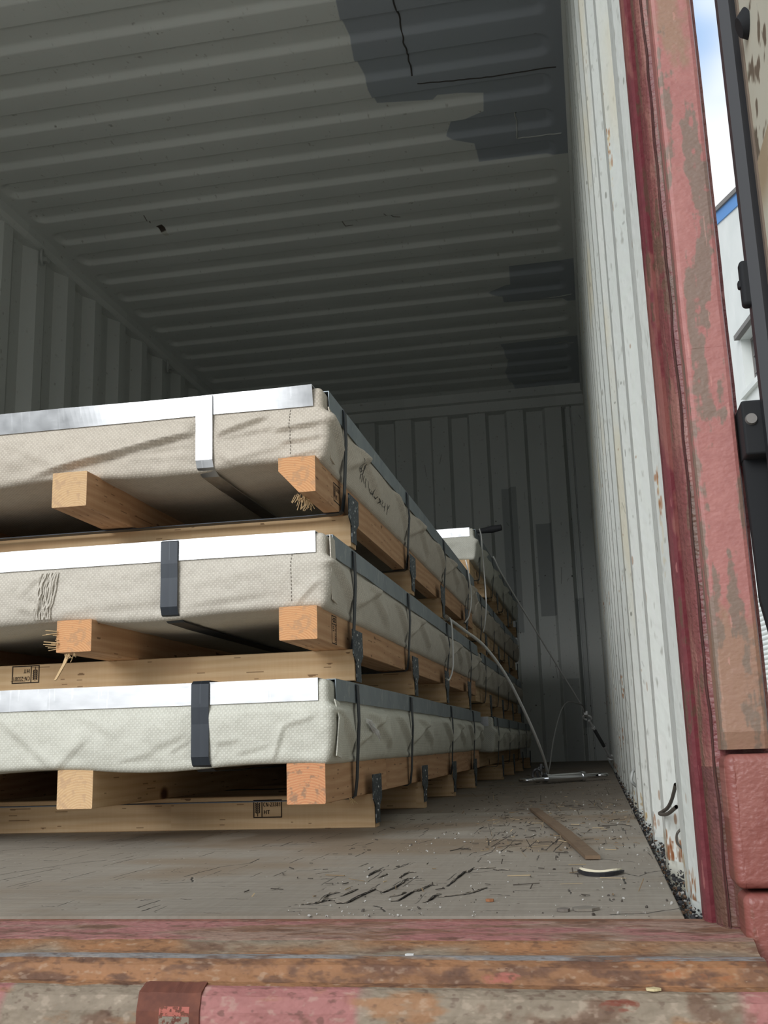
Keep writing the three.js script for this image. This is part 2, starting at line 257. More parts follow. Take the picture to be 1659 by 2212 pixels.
const ceiling = root('ceiling', [0, CH, -CL / 2], 'ribbed steel roof panel seen from below, with dark repaint patches', null, { kind: 'structure' });
{
  const PITCH = 0.2135, zs = new Set(), xs = []; const cz = []; for (let z = -1.943 + 0.055 + PITCH * 8; z > -CL; z -= PITCH) if (z < -0.08 && z > -CL + 0.1) cz.push(z);
  zs.add(0.02); zs.add(-CL - 0.03); for (const c of cz) for (let k = -9; k <= 9; k++) zs.add(+(c + k * 0.0072).toFixed(5));
  const zl = [...zs].sort((a, b) => b - a); const E = 1.118;
  for (const s of [-1, 1]) { xs.push(s * (HW + 0.03)); for (let k = -2; k <= 10; k++) xs.push(s * (E - k * 0.0075)); } for (const x of [-0.7, -0.35, 0, 0.35, 0.7]) xs.push(x); xs.sort((a, b) => a - b);
  const h = (x, z) => { let b = 1e9; for (const c of cz) { const d = Math.abs(z - c); if (d < b) b = d; } const R = 0.045, qx = Math.abs(x) - (E - R), qz = b - (0.062 - R), sd = Math.hypot(Math.max(qx, 0), Math.max(qz, 0)) + Math.min(Math.max(qx, qz), 0) - R; return 0.019 * sst(0, 1, clamp(-sd / 0.024, 0, 1) * 0.8 + 0.1 * (sd < 0 ? 1 : 0)); };
  const pos = [], uv = [], idx = [], nx = xs.length;
  for (const z of zl) for (const x of xs) { pos.push(x, CH + h(x, z), z); uv.push((x + HW) / CW, -z / 6); }
  for (let j = 0; j < zl.length - 1; j++) for (let i = 0; i < nx - 1; i++) { const a = j * nx + i; idx.push(a, a + nx, a + nx + 1, a, a + nx + 1, a + 1); }
  const g = new THREE.BufferGeometry(); g.setAttribute('position', new THREE.Float32BufferAttribute(pos, 3)); g.setAttribute('uv', new THREE.Float32BufferAttribute(uv, 2)); g.setIndex(idx); g.computeVertexNormals();
  const n = g.attributes.normal; if (n.getY(0) > 0) { const q = g.index.array; for (let i = 0; i < q.length; i += 3) [q[i], q[i + 1]] = [q[i + 1], q[i]]; g.computeVertexNormals(); }
  part(ceiling, 'ribbed_sheet', g, MCeil);
  part(ceiling, 'outer_skin', boxW(-HW - 0.06, HW + 0.06, CH + 0.024, CH + 0.03, -CL - 0.06, 0.06), MCeil);
  const bead = std({ color: new THREE.Color(0.52, 0.54, 0.52), roughness: 0.5 }), tear = std({ color: new THREE.Color(0.06, 0.055, 0.05), roughness: 0.9 });
  const wob = (p, s) => { const r = rng(s), o = []; for (let i = 0; i < p.length - 1; i++) for (let k = 0; k < 8; k++) o.push([mix(p[i][0], p[i + 1][0], k / 8) + (r() - 0.5) * 0.006, CH + h(mix(p[i][0], p[i + 1][0], k / 8), mix(p[i][1], p[i + 1][1], k / 8)) - 0.001, mix(p[i][1], p[i + 1][1], k / 8) + (r() - 0.5) * 0.004]); return o; };
  part(ceiling, 'weld_bead', tube(wob([[0.66, -1.8], [0.653, -1.987], [0.65, -2.166], [0.644, -2.405]], 3), 0.0028, 160, 5), tear);
  part(ceiling, 'weld_bead', tube(wob([[0.653, -2.421], [0.78, -2.436], [0.911, -2.443], [1.17, -2.442]], 4), 0.0022, 80, 5), tear);
  for (const [p, s] of [[[[0.979, -2.686], [0.973, -2.85], [1.163, -2.856]], 5], [[[0.968, -4.403], [1.169, -4.367]], 6], [[[1.033, -5.1], [1.155, -5.059]], 7], [[[0.861, -5.721], [1.157, -5.698]], 8]]) part(ceiling, 'weld_bead', tube(wob(p, s), 0.003, 60, 5), bead);
}
// top and bottom rails, end header
const MRail = std({ map: rep(paintTex(171, 512, 256, 4, 1), 0.25, 1), roughness: 0.5 });
const struct = (name, geo, mat, label) => { geo.computeBoundingBox(); const c = geo.boundingBox.getCenter(V(0, 0, 0)); return single(name, geo, mat, [c.x, geo.boundingBox.min.y, c.z], label, null, { kind: 'structure' }); };
struct('trim_1', prism([[1.163, 2.396], [1.163, 2.345], [1.173, 2.336], [1.173, 2.325], [1.235, 2.325], [1.235, 2.43], [1.163, 2.43]], alongZ, 0.02, -CL - 0.05), MRail, 'steel top rail along the bright right wall');
struct('trim_2', prism([[-1.158, 2.396], [-1.158, 2.352], [-1.17, 2.335], [-1.17, 2.325], [-1.235, 2.325], [-1.235, 2.43], [-1.158, 2.43]], alongZ, 0.02, -CL - 0.05), MRail, 'steel top rail along the dark left wall');
struct('trim_3', prism([[-CL + 0.075, 2.396], [-CL + 0.07, 2.335], [-CL + 0.035, 2.33], [-CL + 0.028, 2.268], [-CL - 0.06, 2.262], [-CL - 0.06, 2.43], [-CL + 0.075, 2.43]], alongX, -1.2, 1.2), MRail, 'steel header across the top of the far end wall');
struct('trim_4', boxW(1.2, 1.24, -0.16, 0.02, -CL - 0.05, 0.0), MRail, 'bottom side rail outside the right wall');
struct('trim_5', boxW(-1.24, -1.2, -0.16, 0.02, -CL - 0.05, 0.0), MRail, 'bottom side rail outside the left wall');
struct('trim_6', boxW(-1.24, 1.24, -0.16, 0.02, -CL - 0.1, -CL - 0.04), MRail, 'bottom rail under the far end wall');

// lashing rings on the walls
const MRingDark = std({ color: new THREE.Color(0.12, 0.105, 0.09), roughness: 0.6, metalness: 0.4 });
{
  const ring = (pts, r) => tube(pts, r, 40, 8);
  part(wallRight, 'lashing_ring', ring([[1.183, 0.081, -0.26], [1.18, 0.067, -0.282], [1.177, 0.057, -0.31], [1.173, 0.05, -0.35], [1.171, 0.047, -0.372], [1.172, 0.048, -0.34], [1.175, 0.052, -0.29], [1.18, 0.062, -0.23]], 0.0019), MRingDark);
  part(wallRight, 'lashing_ring', ring([[1.186, 0.041, -0.26], [1.181, 0.036, -0.262], [1.179, 0.03, -0.25], [1.181, 0.026, -0.22], [1.187, 0.022, -0.2]], 0.0012), MRingDark);
  const MPale = std({ color: new THREE.Color(0.5, 0.52, 0.5), roughness: 0.5 });
  part(wallRight, 'lashing_ring', ring([[1.18, 0.07, -1.32], [1.172, 0.06, -1.3], [1.17, 0.046, -1.3], [1.178, 0.036, -1.31]], 0.003), MPale);
  for (const z of [-3.11, -4.53]) { const c = []; for (let i = 0; i <= 14; i++) { const a = -0.4 + i / 14 * 4.6; c.push([-1.15 + 0.012 * Math.sin(a), 2.288 + 0.032 * Math.cos(a), z + 0.032 * Math.sin(a)]); } part(wallLeft, 'lashing_ring', tube(c, 0.0062, 30, 8), MPale); part(wallLeft, 'ring_lug', roundBox(-1.172, -1.14, 2.278, 2.3, z - 0.05, z - 0.02, 0.004), MPale); }
}
// ------------------------------------------------------------------ floor
const setUV = (g, fn) => { const p = g.attributes.position, u = g.attributes.uv; for (let i = 0; i < p.count; i++) u.setXY(i, ...fn(p.getX(i), p.getY(i), p.getZ(i))); return g; };
const FX0 = 0.0, FX1 = 1.165, FZ = 1.2;
const cracks = [[[0.8577,-0.0629],[0.8666,-0.0628],[0.874,-0.0697],[0.8797,-0.0841],[0.8865,-0.084],[0.8922,-0.0694],[0.8999,-0.0692],[0.9009,-0.0985],[0.9043,-0.1297],[0.9061,-0.1544],[0.9186,-0.1332],[0.922,-0.158],[0.9235,-0.1887],[0.9212,-0.2216],[0.9262,-0.2291],[0.9351,-0.2286]],[[0.8746,-0.0676],[0.8767,-0.0916],[0.8826,-0.0952]],[[0.874,-0.0697],[0.871,-0.1187],[0.8773,-0.133]],[[0.8857,-0.1104],[0.8897,-0.1534]],[[0.9278,-0.1038],[0.935,-0.1128],[0.938,-0.1309]],[[0.935,-0.0778],[0.9406,-0.0827],[0.9433,-0.1364],[0.9484,-0.1403],[0.9534,-0.1828],[0.9583,-0.1782]],[[0.963,-0.0715],[0.9666,-0.0821],[0.9672,-0.1103],[0.9709,-0.1195]],[[0.9711,-0.1026],[0.9783,-0.1062],[0.9883,-0.1135],[0.9978,-0.1265],[1.0023,-0.1464],[1.0062,-0.1588]],[[0.9696,-0.1689],[0.9701,-0.2189],[0.9726,-0.2794],[0.9765,-0.2738],[0.9764,-0.3144]],[[0.9777,-0.303],[0.9893,-0.3055],[0.9994,-0.3103]],[[1.0007,-0.2957],[1.0154,-0.2903]],[[0.8787,-0.249],[0.8787,-0.2805],[0.8821,-0.2968]],[[0.8924,-0.2331],[0.8954,-0.2634]],[[0.9131,-0.2319],[0.9144,-0.2749],[0.9218,-0.2775]],[[0.8194,-0.2738],[0.8271,-0.2863],[0.8375,-0.2944]],[[0.7907,-0.2978],[0.8028,-0.3048],[0.8132,-0.3132]],[[0.8944,-0.3071],[0.8969,-0.3419],[0.9012,-0.366]],[[0.8971,-0.3183],[0.9005,-0.3537]],[[0.7928,-0.5773],[0.8033,-0.5846],[0.8062,-0.6201]],[[0.7771,-0.5707],[0.7857,-0.5782],[0.7863,-0.6138]],[[0.8493,-0.5958],[0.8732,-0.5959],[0.8826,-0.646]],[[0.9305,-0.5984],[0.9566,-0.5893],[0.9785,-0.5862]],[[0.975,-0.5361],[0.9801,-0.5859]],[[0.99,-0.4577],[0.9944,-0.5499]],[[0.9696,-0.4248],[0.9811,-0.4734]],[[0.9246,-0.0548],[0.9309,-0.05],[0.9401,-0.0249]],[[0.8364,-0.2293],[0.8458,-0.2308]],[[0.7086,-0.6438],[0.7271,-0.6223]],[[0.8669,-0.2979],[0.8664,-0.3324]],[[0.8512,-0.3313],[0.8541,-0.364]],[[1.0141,-0.1181],[1.0298,-0.1115]],[[0.9715,-0.2649],[1.0061,-0.2893],[1.0394,-0.2754],[1.0849,-0.261]],[[1.1287,-0.258],[1.1407,-0.2324],[1.1504,-0.2602],[1.1665,-0.2776]],[[0.455,-0.287],[0.4645,-0.3291],[0.4818,-0.383],[0.5047,-0.4204]],[[0.4852,-0.2454],[0.489,-0.3057],[0.4938,-0.3493]],[[0.4801,-0.3977],[0.5122,-0.4299]],[[0.6723,-0.1993],[0.7071,-0.215],[0.6924,-0.2524]],[[0.6815,-0.2608],[0.6909,-0.3471],[0.7134,-0.3771],[0.7086,-0.4261]],[[0.6515,-0.5731],[0.6802,-0.5947],[0.7398,-0.6125]],[[0.7246,-0.0497],[0.7263,-0.0893]],[[0.9961,-0.5282],[1.0401,-0.5517],[1.1079,-0.5603]],[[1.1024,-0.387],[1.1404,-0.3522]],[[1.1127,-0.0106],[1.1395,-0.0168],[1.168,-0.0431]],[[0.2868,-0.5684],[0.3234,-0.6159],[0.3843,-0.5948]],[[0.9731,-0.5312],[0.9864,-0.7292]],[[1.0428,-0.4941],[1.054,-0.6455]],[[1.0521,-0.4662],[1.0635,-0.6305]],[[1.0171,-0.4703],[1.0251,-0.6165]]];
const FS = 2048, fx = (x) => (x - FX0) / (FX1 - FX0) * FS, fz = (z) => -z / FZ * FS;
const crackLayer = layer(FS, FS, (g) => {
  const r = rng(77); g.lineCap = 'round'; g.lineJoin = 'round';
  const jag = (p, w, a) => { const q = []; for (let i = 0; i < p.length - 1; i++) for (let k = 0; k < 5; k++) q.push([fx(mix(p[i][0], p[i + 1][0], k / 5)) + (r() - 0.5) * 2.4, fz(mix(p[i][1], p[i + 1][1], k / 5)) + (r() - 0.5) * 7]); q.push([fx(p[p.length - 1][0]), fz(p[p.length - 1][1])]); for (let i = 0; i < q.length - 1; i++) { g.strokeStyle = `rgba(34,30,27,${a * (0.5 + 0.5 * r())})`; g.lineWidth = w * (0.5 + r()); const th = w * (0.2 + r() * 0.7); for (const k of [-1, 0, 1]) { g.beginPath(); g.moveTo(q[i][0], q[i][1] + k * th); g.lineTo(q[i + 1][0], q[i + 1][1] + k * th); g.stroke(); } } };
  cracks.forEach((c, i) => jag(c, i < 9 ? 2.6 : 2.0, i < 12 ? 0.9 : 0.7));
  for (let i = 0; i < 520; i++) { const x = FX0 + r() * (FX1 - FX0), z = -(r() ** 0.9) * FZ, L = r() < 0.45 ? [0.004 + r() * 0.02, (r() - 0.5) * 0.01] : [(r() - 0.5) * 0.004, -0.02 - r() * 0.06]; jag([[x, z], [x + L[0], z + L[1]]], 0.7 + r() * 1.1, 0.25 + r() * 0.45); }
  for (let i = 0; i < 500; i++) { g.fillStyle = r() < 0.35 ? `rgba(205,203,195,${0.3 + r() * 0.5})` : `rgba(60,50,42,${0.2 + r() * 0.5})`; g.fillRect(r() * FS, r() * FS, 1 + r() * 2.4, 2 + r() * 8); }
});
const plyBase = (x, z) => {
  let c = mix3([130, 122, 110], [160, 152, 140], fbm(x * 5, z * 2.4, 201, 4)); const gr = fbm(x * 16, z * 240, 203, 3), g2 = noise(x * 420, z * 30, 205); c = mix3(c, [112, 104, 94], gr * 0.45); c = mix3(c, [180, 174, 164], g2 * 0.16);
  const br = fbm(x * 3 + 4, z * 5, 207, 4); c = mix3(c, [122, 98, 72], sst(0.56, 0.78, br) * 0.45); const pl = fbm(x * 9, z * 4, 209, 4); return mix3(c, [186, 180, 168], sst(0.6, 0.8, pl) * 0.35);
};
const floorTex = dataTex(FS, FS, (u, v, i, j) => { let c = plyBase(FX0 + u * (FX1 - FX0), v * FZ); const o = crackLayer(i, j); return mix3(c, [o[0], o[1], o[2]], o[3]); }, { wrap: false });
const floorBump = dataTex(1024, 1024, (u, v, i, j) => { const o = crackLayer(i * 2, j * 2), x = FX0 + u * (FX1 - FX0), z = v * FZ, g = 255 * (0.62 + 0.3 * (fbm(x * 20, z * 160, 215, 3) - 0.5) - (o[0] < 100 ? 0.6 * o[3] : 0)); return [g, g, g]; }, { srgb: false, wrap: false });
const MFloor = std({ map: floorTex, bumpMap: floorBump, bumpScale: 0.0024, roughness: 0.72 });
const floorTex2 = dataTex(1024, 1024, (u, v) => { let c = plyBase(u * 1.2 + 9, v * 1.2 + 4); const k = noise(u * 240, v * 28, 221); if (k > 0.93) c = mix3(c, [46, 40, 34], 0.6); return mix3(c, [98, 84, 70], 0.3); });
const MFloor2 = std({ map: rep(floorTex2, 1 / 1.2, 1 / 1.2), bumpMap: rep(floorTex2, 1 / 1.2, 1 / 1.2), bumpScale: 0.002, roughness: 0.74 });
const floor = root('floor', [0, -0.028, -CL / 2], 'worn splintered plywood container floor', null, { kind: 'structure' });
{
  const zr = [-0.0035, -1.2, -2.4, -3.6, -4.8, -CL]; 
  for (let k = 0; k < 5; k++) for (const s of [0, 1]) {
    const x0 = s ? FX0 : -1.165, x1 = s ? FX1 : FX0, g = boxW(x0 + 0.0008, x1 - 0.0008, -0.028, 0, zr[k] - (k ? 0.0012 : 0), zr[k + 1] + 0.0012, 0.0012);
    if (k === 0 && s) part(floor, 'plywood_sheet', setUV(g, (x, y, z) => [(x - FX0) / (FX1 - FX0), (-z + y * 0.3) / FZ]), MFloor); else part(floor, 'plywood_sheet', setUV(g, (x, y, z) => [x + y, z + k * 0.37 + s * 0.5]), MFloor2);
  }
  cracks.slice(0, 14).forEach((c, i) => {                     // lifted veneer edges along the big splits
    const r = rng(400 + i), P = []; for (let k = 0; k < c.length - 1; k++) for (let q = 0; q < 4; q++) { const t = q / 4; P.push([mix(c[k][0], c[k + 1][0], t) + (r() - 0.5) * 0.001, 0.0004 + 0.0009 * Math.sin(Math.PI * (k + t) / (c.length - 1)) * (0.5 + r()), mix(c[k][1], c[k + 1][1], t) + (r() - 0.5) * 0.003]); } P.push([c[c.length - 1][0], 0.0004, c[c.length - 1][1]]);
    const g = setUV(band(P, [0.5, 0.1, -1], 0.0045, 0.0006, { wv: (t) => 0.3 + Math.sin(Math.PI * t) }), (x, y, z) => [(x - FX0) / (FX1 - FX0), -z / FZ + 0.012]); part(floor, 'lifted_veneer', g, MFloor);
  });
  part(floor, 'gutter_plate', boxW(-1.21, 1.21, -0.04, -0.029, -CL - 0.03, 0.0), std({ color: new THREE.Color(0.06, 0.055, 0.05), roughness: 0.9 }));
}

// ------------------------------------------------------------------ door sill: red paint worn to rust
{
  const W = 2048, H = 1024, px = 0.75, tot = 0.3;
  const over = layer(W, H, (g) => {
    const r = rng(91), X = (x) => (x - 0.55) / px * W, Y = (v) => v / tot * H;
    const blob = (x, v, rx, rv, col, a) => { for (let i = 0; i < 46; i++) { const an = r() * 6.283, q = Math.sqrt(r()); g.fillStyle = `rgba(${col},${a * (0.3 + 0.7 * r())})`; g.beginPath(); g.ellipse(X(x + Math.cos(an) * q * rx), Y(v + Math.sin(an) * q * rv), 3 + r() * 14, 2 + r() * 7, 0, 0, 6.3); g.fill(); } };
    blob(0.838, 0.165, 0.022, 0.006, '104,56,40', 0.6);
    blob(1.045, 0.148, 0.009, 0.003, '166,98,88', 0.4); blob(1.115, 0.17, 0.009, 0.003, '118,62,46', 0.5); blob(1.13, 0.125, 0.045, 0.01, '164,104,64', 0.55); blob(1.16, 0.14, 0.03, 0.012, '156,98,60', 0.5); blob(1.0, 0.05, 0.06, 0.02, '158,92,100', 0.25); blob(1.1, 0.04, 0.05, 0.018, '150,80,84', 0.25); blob(1.12, 0.205, 0.03, 0.02, '142,130,104', 0.5); blob(0.86, 0.2, 0.06, 0.012, '134,126,108', 0.5); blob(1.0, 0.225, 0.08, 0.014, '138,124,100', 0.45);
    for (let i = 0; i < 500; i++) { g.fillStyle = r() < 0.3 ? `rgba(196,186,166,${0.2 + r() * 0.5})` : `rgba(62,34,26,${0.2 + r() * 0.5})`; g.fillRect(r() * W, r() * H, 1 + r() * 5, 1 + r() * 2); }
  });
  const tex = dataTex(W, H, (u, v, i, j) => {
    const x = 0.55 + u * px, y = v * tot, n1 = fbm(x * 22, y * 60, 301, 5), n2 = fbm(x * 60, y * 140, 305, 4), n3 = fbm(x * 9, y * 14, 309, 4);
    const red = mix3([150, 98, 94], [174, 118, 114], n2), rst = mix3([124, 90, 64], [166, 118, 80], n1), drt = mix3([122, 110, 94], [152, 138, 120], n2), gry = mix3([126, 124, 124], [150, 146, 144], n1);
    let c;
    if (y < 0.088) { c = mix3(red, mix3([142, 112, 98], [164, 138, 122], n2), sst(0.38, 0.56, n3 * 0.6 + n1 * 0.4)); c = mix3(c, [120, 82, 60], sst(0.55, 0.72, n1) * 0.7); if (y < 0.012) c = mix3(c, [116, 72, 48], 0.6 * n1 + 0.2); }
    else if (y < 0.112) c = mix3(rst, drt, sst(0.4, 0.66, n3));
    else if (y < 0.134) c = mix3(gry, rst, sst(0.54, 0.72, n1 * 0.5 + n3 * 0.5));
    else if (y < 0.158) c = mix3(rst, [104, 74, 56], sst(0.45, 0.7, n2));
    else { c = mix3(drt, red, sst(0.48, 0.56, fbm(x * 14, y * 5, 331, 4))); c = mix3(c, rst, sst(0.58, 0.72, n1) * 0.8); }
    const ww = fbm(x * 30, y * 60, 341, 5); c = mix3(c, [98, 68, 52], sst(0.6, 0.74, ww) * 0.6); const fl = fbm(x * 160, y * 260, 345, 3); c = mix3(c, fl > 0.5 ? [184, 166, 148] : [74, 52, 42], sst(0.12, 0.32, Math.abs(fl - 0.5)) * 0.38); const o = over(i, j); return mix3(c, [o[0], o[1], o[2]], o[3] * sst(0.36, 0.56, fbm(x * 110, y * 210, 381, 4)));
  });
  tex.wrapS = THREE.MirroredRepeatWrapping;
  const bump = grey(1024, 512, (u, v) => { const x = u * px, y = v * tot; return 0.55 * fbm(x * 60, y * 120, 351, 4) + 0.45 * fbm(x * 240, y * 300, 355, 3); }); bump.wrapS = THREE.MirroredRepeatWrapping;
  const M = std({ map: tex, bumpMap: bump, bumpScale: 0.0022, roughness: 0.74 });
  const prof = [[0.0, -0.0015], [0.085, -0.001], [0.092, -0.002], [0.098, -0.004], [0.103, -0.0056], [0.114, -0.0064], [0.12, -0.0048], [0.127, -0.004], [0.134, -0.005], [0.139, -0.0078], [0.142, -0.0122], [0.146, -0.0162], [0.156, -0.018], [0.162, -0.0215], [0.165, -0.03], [0.168, -0.14], [0.14, -0.14], [0.0, -0.12]];
  const g = prism(prof, alongX, -1.2, 1.2, { steps: 480, wob: (a, b, t, i) => i < 1 || i > 14 ? [0, 0] : [0.0016 * (fbm(t * 30, a * 60, 361, 3) - 0.5), 0.0018 * (fbm(t * 26, a * 80 + 7, 365, 4) - 0.5)] });
  { const p = g.attributes.position, u = g.attributes.uv; for (let i = 0; i < p.count; i++) u.setXY(i, (p.getX(i) - 0.55) / px, u.getX(i) / tot); }
  const sill = root('door_sill', [0, -0.14, 0.1], 'red steel door sill worn to rust across the foot of the picture', null, { kind: 'structure' });
  part(sill, 'threshold', g, M);
  const chip = std({ color: new THREE.Color(0.62, 0.52, 0.3), roughness: 0.7 });
  const padT = dataTex(256, 256, (u, v) => { const n = fbm(u * 8, v * 8, 371, 5); let c = mix3([88, 50, 40], [122, 72, 54], n); if (u > 0.36 && u < 0.84 && v > 0.3 && v < 0.62) c = mix3(c, v > 0.46 ? [168, 96, 84] : [132, 120, 106], sst(0.3, 0.5, fbm(u * 20, v * 20, 375, 3))); return c; });
  part(sill, 'rusted_pad', setUV(prism([[0.15, -0.0172], [0.1605, -0.0212], [0.1645, -0.031], [0.167, -0.075], [0.1695, -0.075], [0.1665, -0.0295], [0.1625, -0.0195], [0.152, -0.0155]], alongX, 0.82, 0.861, { steps: 14, wob: (a, b, t, i) => [0, 0.0008 * (noise(t * 300, i, 9) - 0.5)] }), (x, y, z) => [(x - 0.82) / 0.041, 1 + (y + 0.014) / 0.034]), std({ map: padT, bumpMap: padT, bumpScale: 0.0012, roughness: 0.8 }));
  const flake = (x, y, z, s, seed) => { const r = rng(seed), q = []; for (let i = 0; i < 9; i++) { const a = i / 9 * 6.283, d = s * (0.55 + 0.5 * r()); q.push([x + Math.cos(a) * d * 1.4, z + Math.sin(a) * d]); } return prism(q, upY, y, y + 0.0015); };
  part(sill, 'paint_flake', flake(1.133, -0.0172, 0.153, 0.0035, 4), chip); part(sill, 'paint_flake', flake(0.985, -0.0055, 0.12, 0.0028, 8), std({ color: new THREE.Color(0.7, 0.7, 0.68), roughness: 0.7 }));
}

// ------------------------------------------------------------------ right corner post and hinge lugs
const postTex = (seed, A, B, C, stain, H) => dataTex(256, 2048, (u, v) => {
  const x = u * 0.12, y = v * 0.8, n1 = fbm(x * 90, y * 14, seed, 5), n2 = fbm(x * 160, y * 160, seed + 4, 4), n3 = fbm(x * 26, y * 7, seed + 8, 4) * 0.78 + 0.22 * fbm(x * 150, y * 60, seed + 9, 4);
  let c = mix3(A, B, n2); c = mix3(c, C, sst(0.5, 0.6, n3) * 0.85); c = mix3(c, stain, sst(0.57, 0.63, n1 * 0.8 + 0.2 * n2) * 0.85); if (noise(x * 300, y * 40, seed + 12) > 0.95) c = mix3(c, [206, 150, 140], 0.4); const low = y < H ? 0.0 : 0; return mix3(c, [90, 56, 40], low);
});
const tJamb = postTex(401, [104, 46, 54], [126, 62, 68], [142, 92, 84], [96, 72, 60], 0), tFlange = postTex(431, [160, 102, 97], [178, 120, 113], [150, 120, 98], [122, 106, 93], 0), tLug = postTex(461, [132, 76, 69], [146, 88, 80], [150, 96, 88], [126, 76, 64], 0), tRust = postTex(481, [104, 72, 54], [126, 92, 68], [92, 54, 38], [70, 44, 34], 0);
const bumpPost = grey(256, 1024, (u, v) => 0.5 * fbm(u * 12, v * 60, 491, 4) + 0.5 * fbm(u * 40, v * 200, 495, 3));
const postMat = (t, r = 0.5, b = 0.0012) => std({ map: rep(t, 1 / 0.12, 1 / 0.8), bumpMap: rep(bumpPost, 1 / 0.12, 1 / 0.4), bumpScale: b, roughness: r });
const tJamb2 = postTex(511, [112, 58, 60], [136, 82, 78], [150, 104, 94], [104, 80, 66], 0), tFoot = postTex(531, [98, 60, 60], [120, 76, 70], [102, 74, 60], [88, 58, 44], 0);
const MJamb = postMat(tJamb, 0.42, 0.0006), MJamb2 = postMat(tJamb2, 0.45, 0.0016), MJambFoot = postMat(tFoot, 0.6, 0.002), MFlange = postMat(tFlange, 0.5, 0.0006), MLug = postMat(tLug, 0.4, 0.0011), MPostRust = postMat(tRust, 0.85, 0.003);
{
  const post = root('corner_post', [1.205, -0.16, 0.03], 'red steel corner post with faded pink flange beside the doorway', null, { kind: 'structure' });
  const wob = (a, b, t) => [0.0007 * (fbm(t * 16, 3, 501, 2) - 0.5), 0.0007 * (fbm(t * 14, 5, 503, 2) - 0.5)];
  const inner = [[1.1768, -0.004], [1.1772, 0.008], [1.179, 0.014], [1.1812, 0.018]];
  part(post, 'inner_edge', prism([...inner, [1.19, 0.014], [1.2, -0.004]], upY, -0.02, 2.42, { steps: 60 }), MJamb);
  part(post, 'jamb', prism([[1.1838, 0.014], [1.1842, 0.024], [1.186, 0.034], [1.1885, 0.04], [1.1915, 0.043], [1.195, 0.044], [1.198, 0.05], [1.215, 0.05], [1.23, 0.05], [1.235, -0.07], [1.2135, -0.07], [1.205, -0.004], [1.19, 0.012]], upY, 0.105, 2.42, { steps: 220, wob }), MJamb2);
  part(post, 'jamb_foot', prism([[1.1838, 0.014], [1.1842, 0.024], [1.186, 0.034], [1.1885, 0.04], [1.1915, 0.043], [1.195, 0.044], [1.198, 0.05], [1.215, 0.05], [1.23, 0.05], [1.235, -0.07], [1.2135, -0.07], [1.205, -0.004], [1.19, 0.012]], upY, -0.01, 0.105, { steps: 24, wob }), MJambFoot);
  part(post, 'post_foot', prism([[1.176, 0.0], [1.181, 0.022], [1.1845, 0.036], [1.189, 0.043], [1.195, 0.046], [1.215, 0.06], [1.24, 0.06], [1.24, -0.07], [1.2135, -0.07]], upY, -0.16, -0.0095, { steps: 30, wob }), MPostRust);
  part(post, 'weld_seam', tube(Array.from({ length: 120 }, (_, i) => [1.1905 + 0.0012 * (hash(i, 1, 7) - 0.5), i * 0.0202, 0.0425 + 0.002 * hash(i, 2, 7)]), 0.001, 480, 6), MJamb2);
  part(post, 'outer_flange', prism([[1.1937, 0.05], [1.1937, 0.0715], [1.1948, 0.0742], [1.1972, 0.0752], [1.2212, 0.0752], [1.2236, 0.0742], [1.2247, 0.0715], [1.2247, 0.03], [1.21, 0.03]], upY, 0.1165, 2.42, { steps: 200, wob: (a, b, t) => { const w = wob(a, b, t), e = sst(0.128, 0.117, t); return [w[0], w[1] - e * 0.004]; } }), MFlange);
  const lug = (x0, x1, y0, y1, z0, z1, r, s) => { const g = new RoundedBoxGeometry(x1 - x0, y1 - y0, z1 - z0, 6, r); const p = g.attributes.position; g.translate((x0 + x1) / 2, (y0 + y1) / 2, (z0 + z1) / 2); for (let i = 0; i < p.count; i++) { const q = [p.getX(i), p.getY(i), p.getZ(i)]; p.setZ(i, q[2] + 0.0012 * (fbm(q[0] * 90, q[1] * 90, s, 3) - 0.5)); } setUV(g, (x, y) => [x, y]); return g; };
  part(post, 'hinge_lug', lug(1.1935, 1.262, 0.028, 0.1135, 0.03, 0.0765, 0.006, 5), MLug);
  part(post, 'hinge_lug', lug(1.1968, 1.266, -0.062, 0.0255, 0.03, 0.079, 0.006, 9), MLug);
  part(post, 'hinge_tube', cyl([1.238, 0.029, 0.066], [1.238, 0.1125, 0.066], 0.015, 0.015, 24), MLug);
}
// the left post and header close the frame outside the picture
struct('trim_7', boxW(-1.25, -1.17, -0.16, 2.42, -0.06, 0.09), MJamb, 'red steel corner post on the left of the doorway');
struct('trim_8', prism([[0.08, 2.29], [0.08, 2.45], [-0.06, 2.45], [-0.06, 2.34], [0.0, 2.29]], alongX, -1.25, 1.25), MJamb, 'red steel header above the doorway');

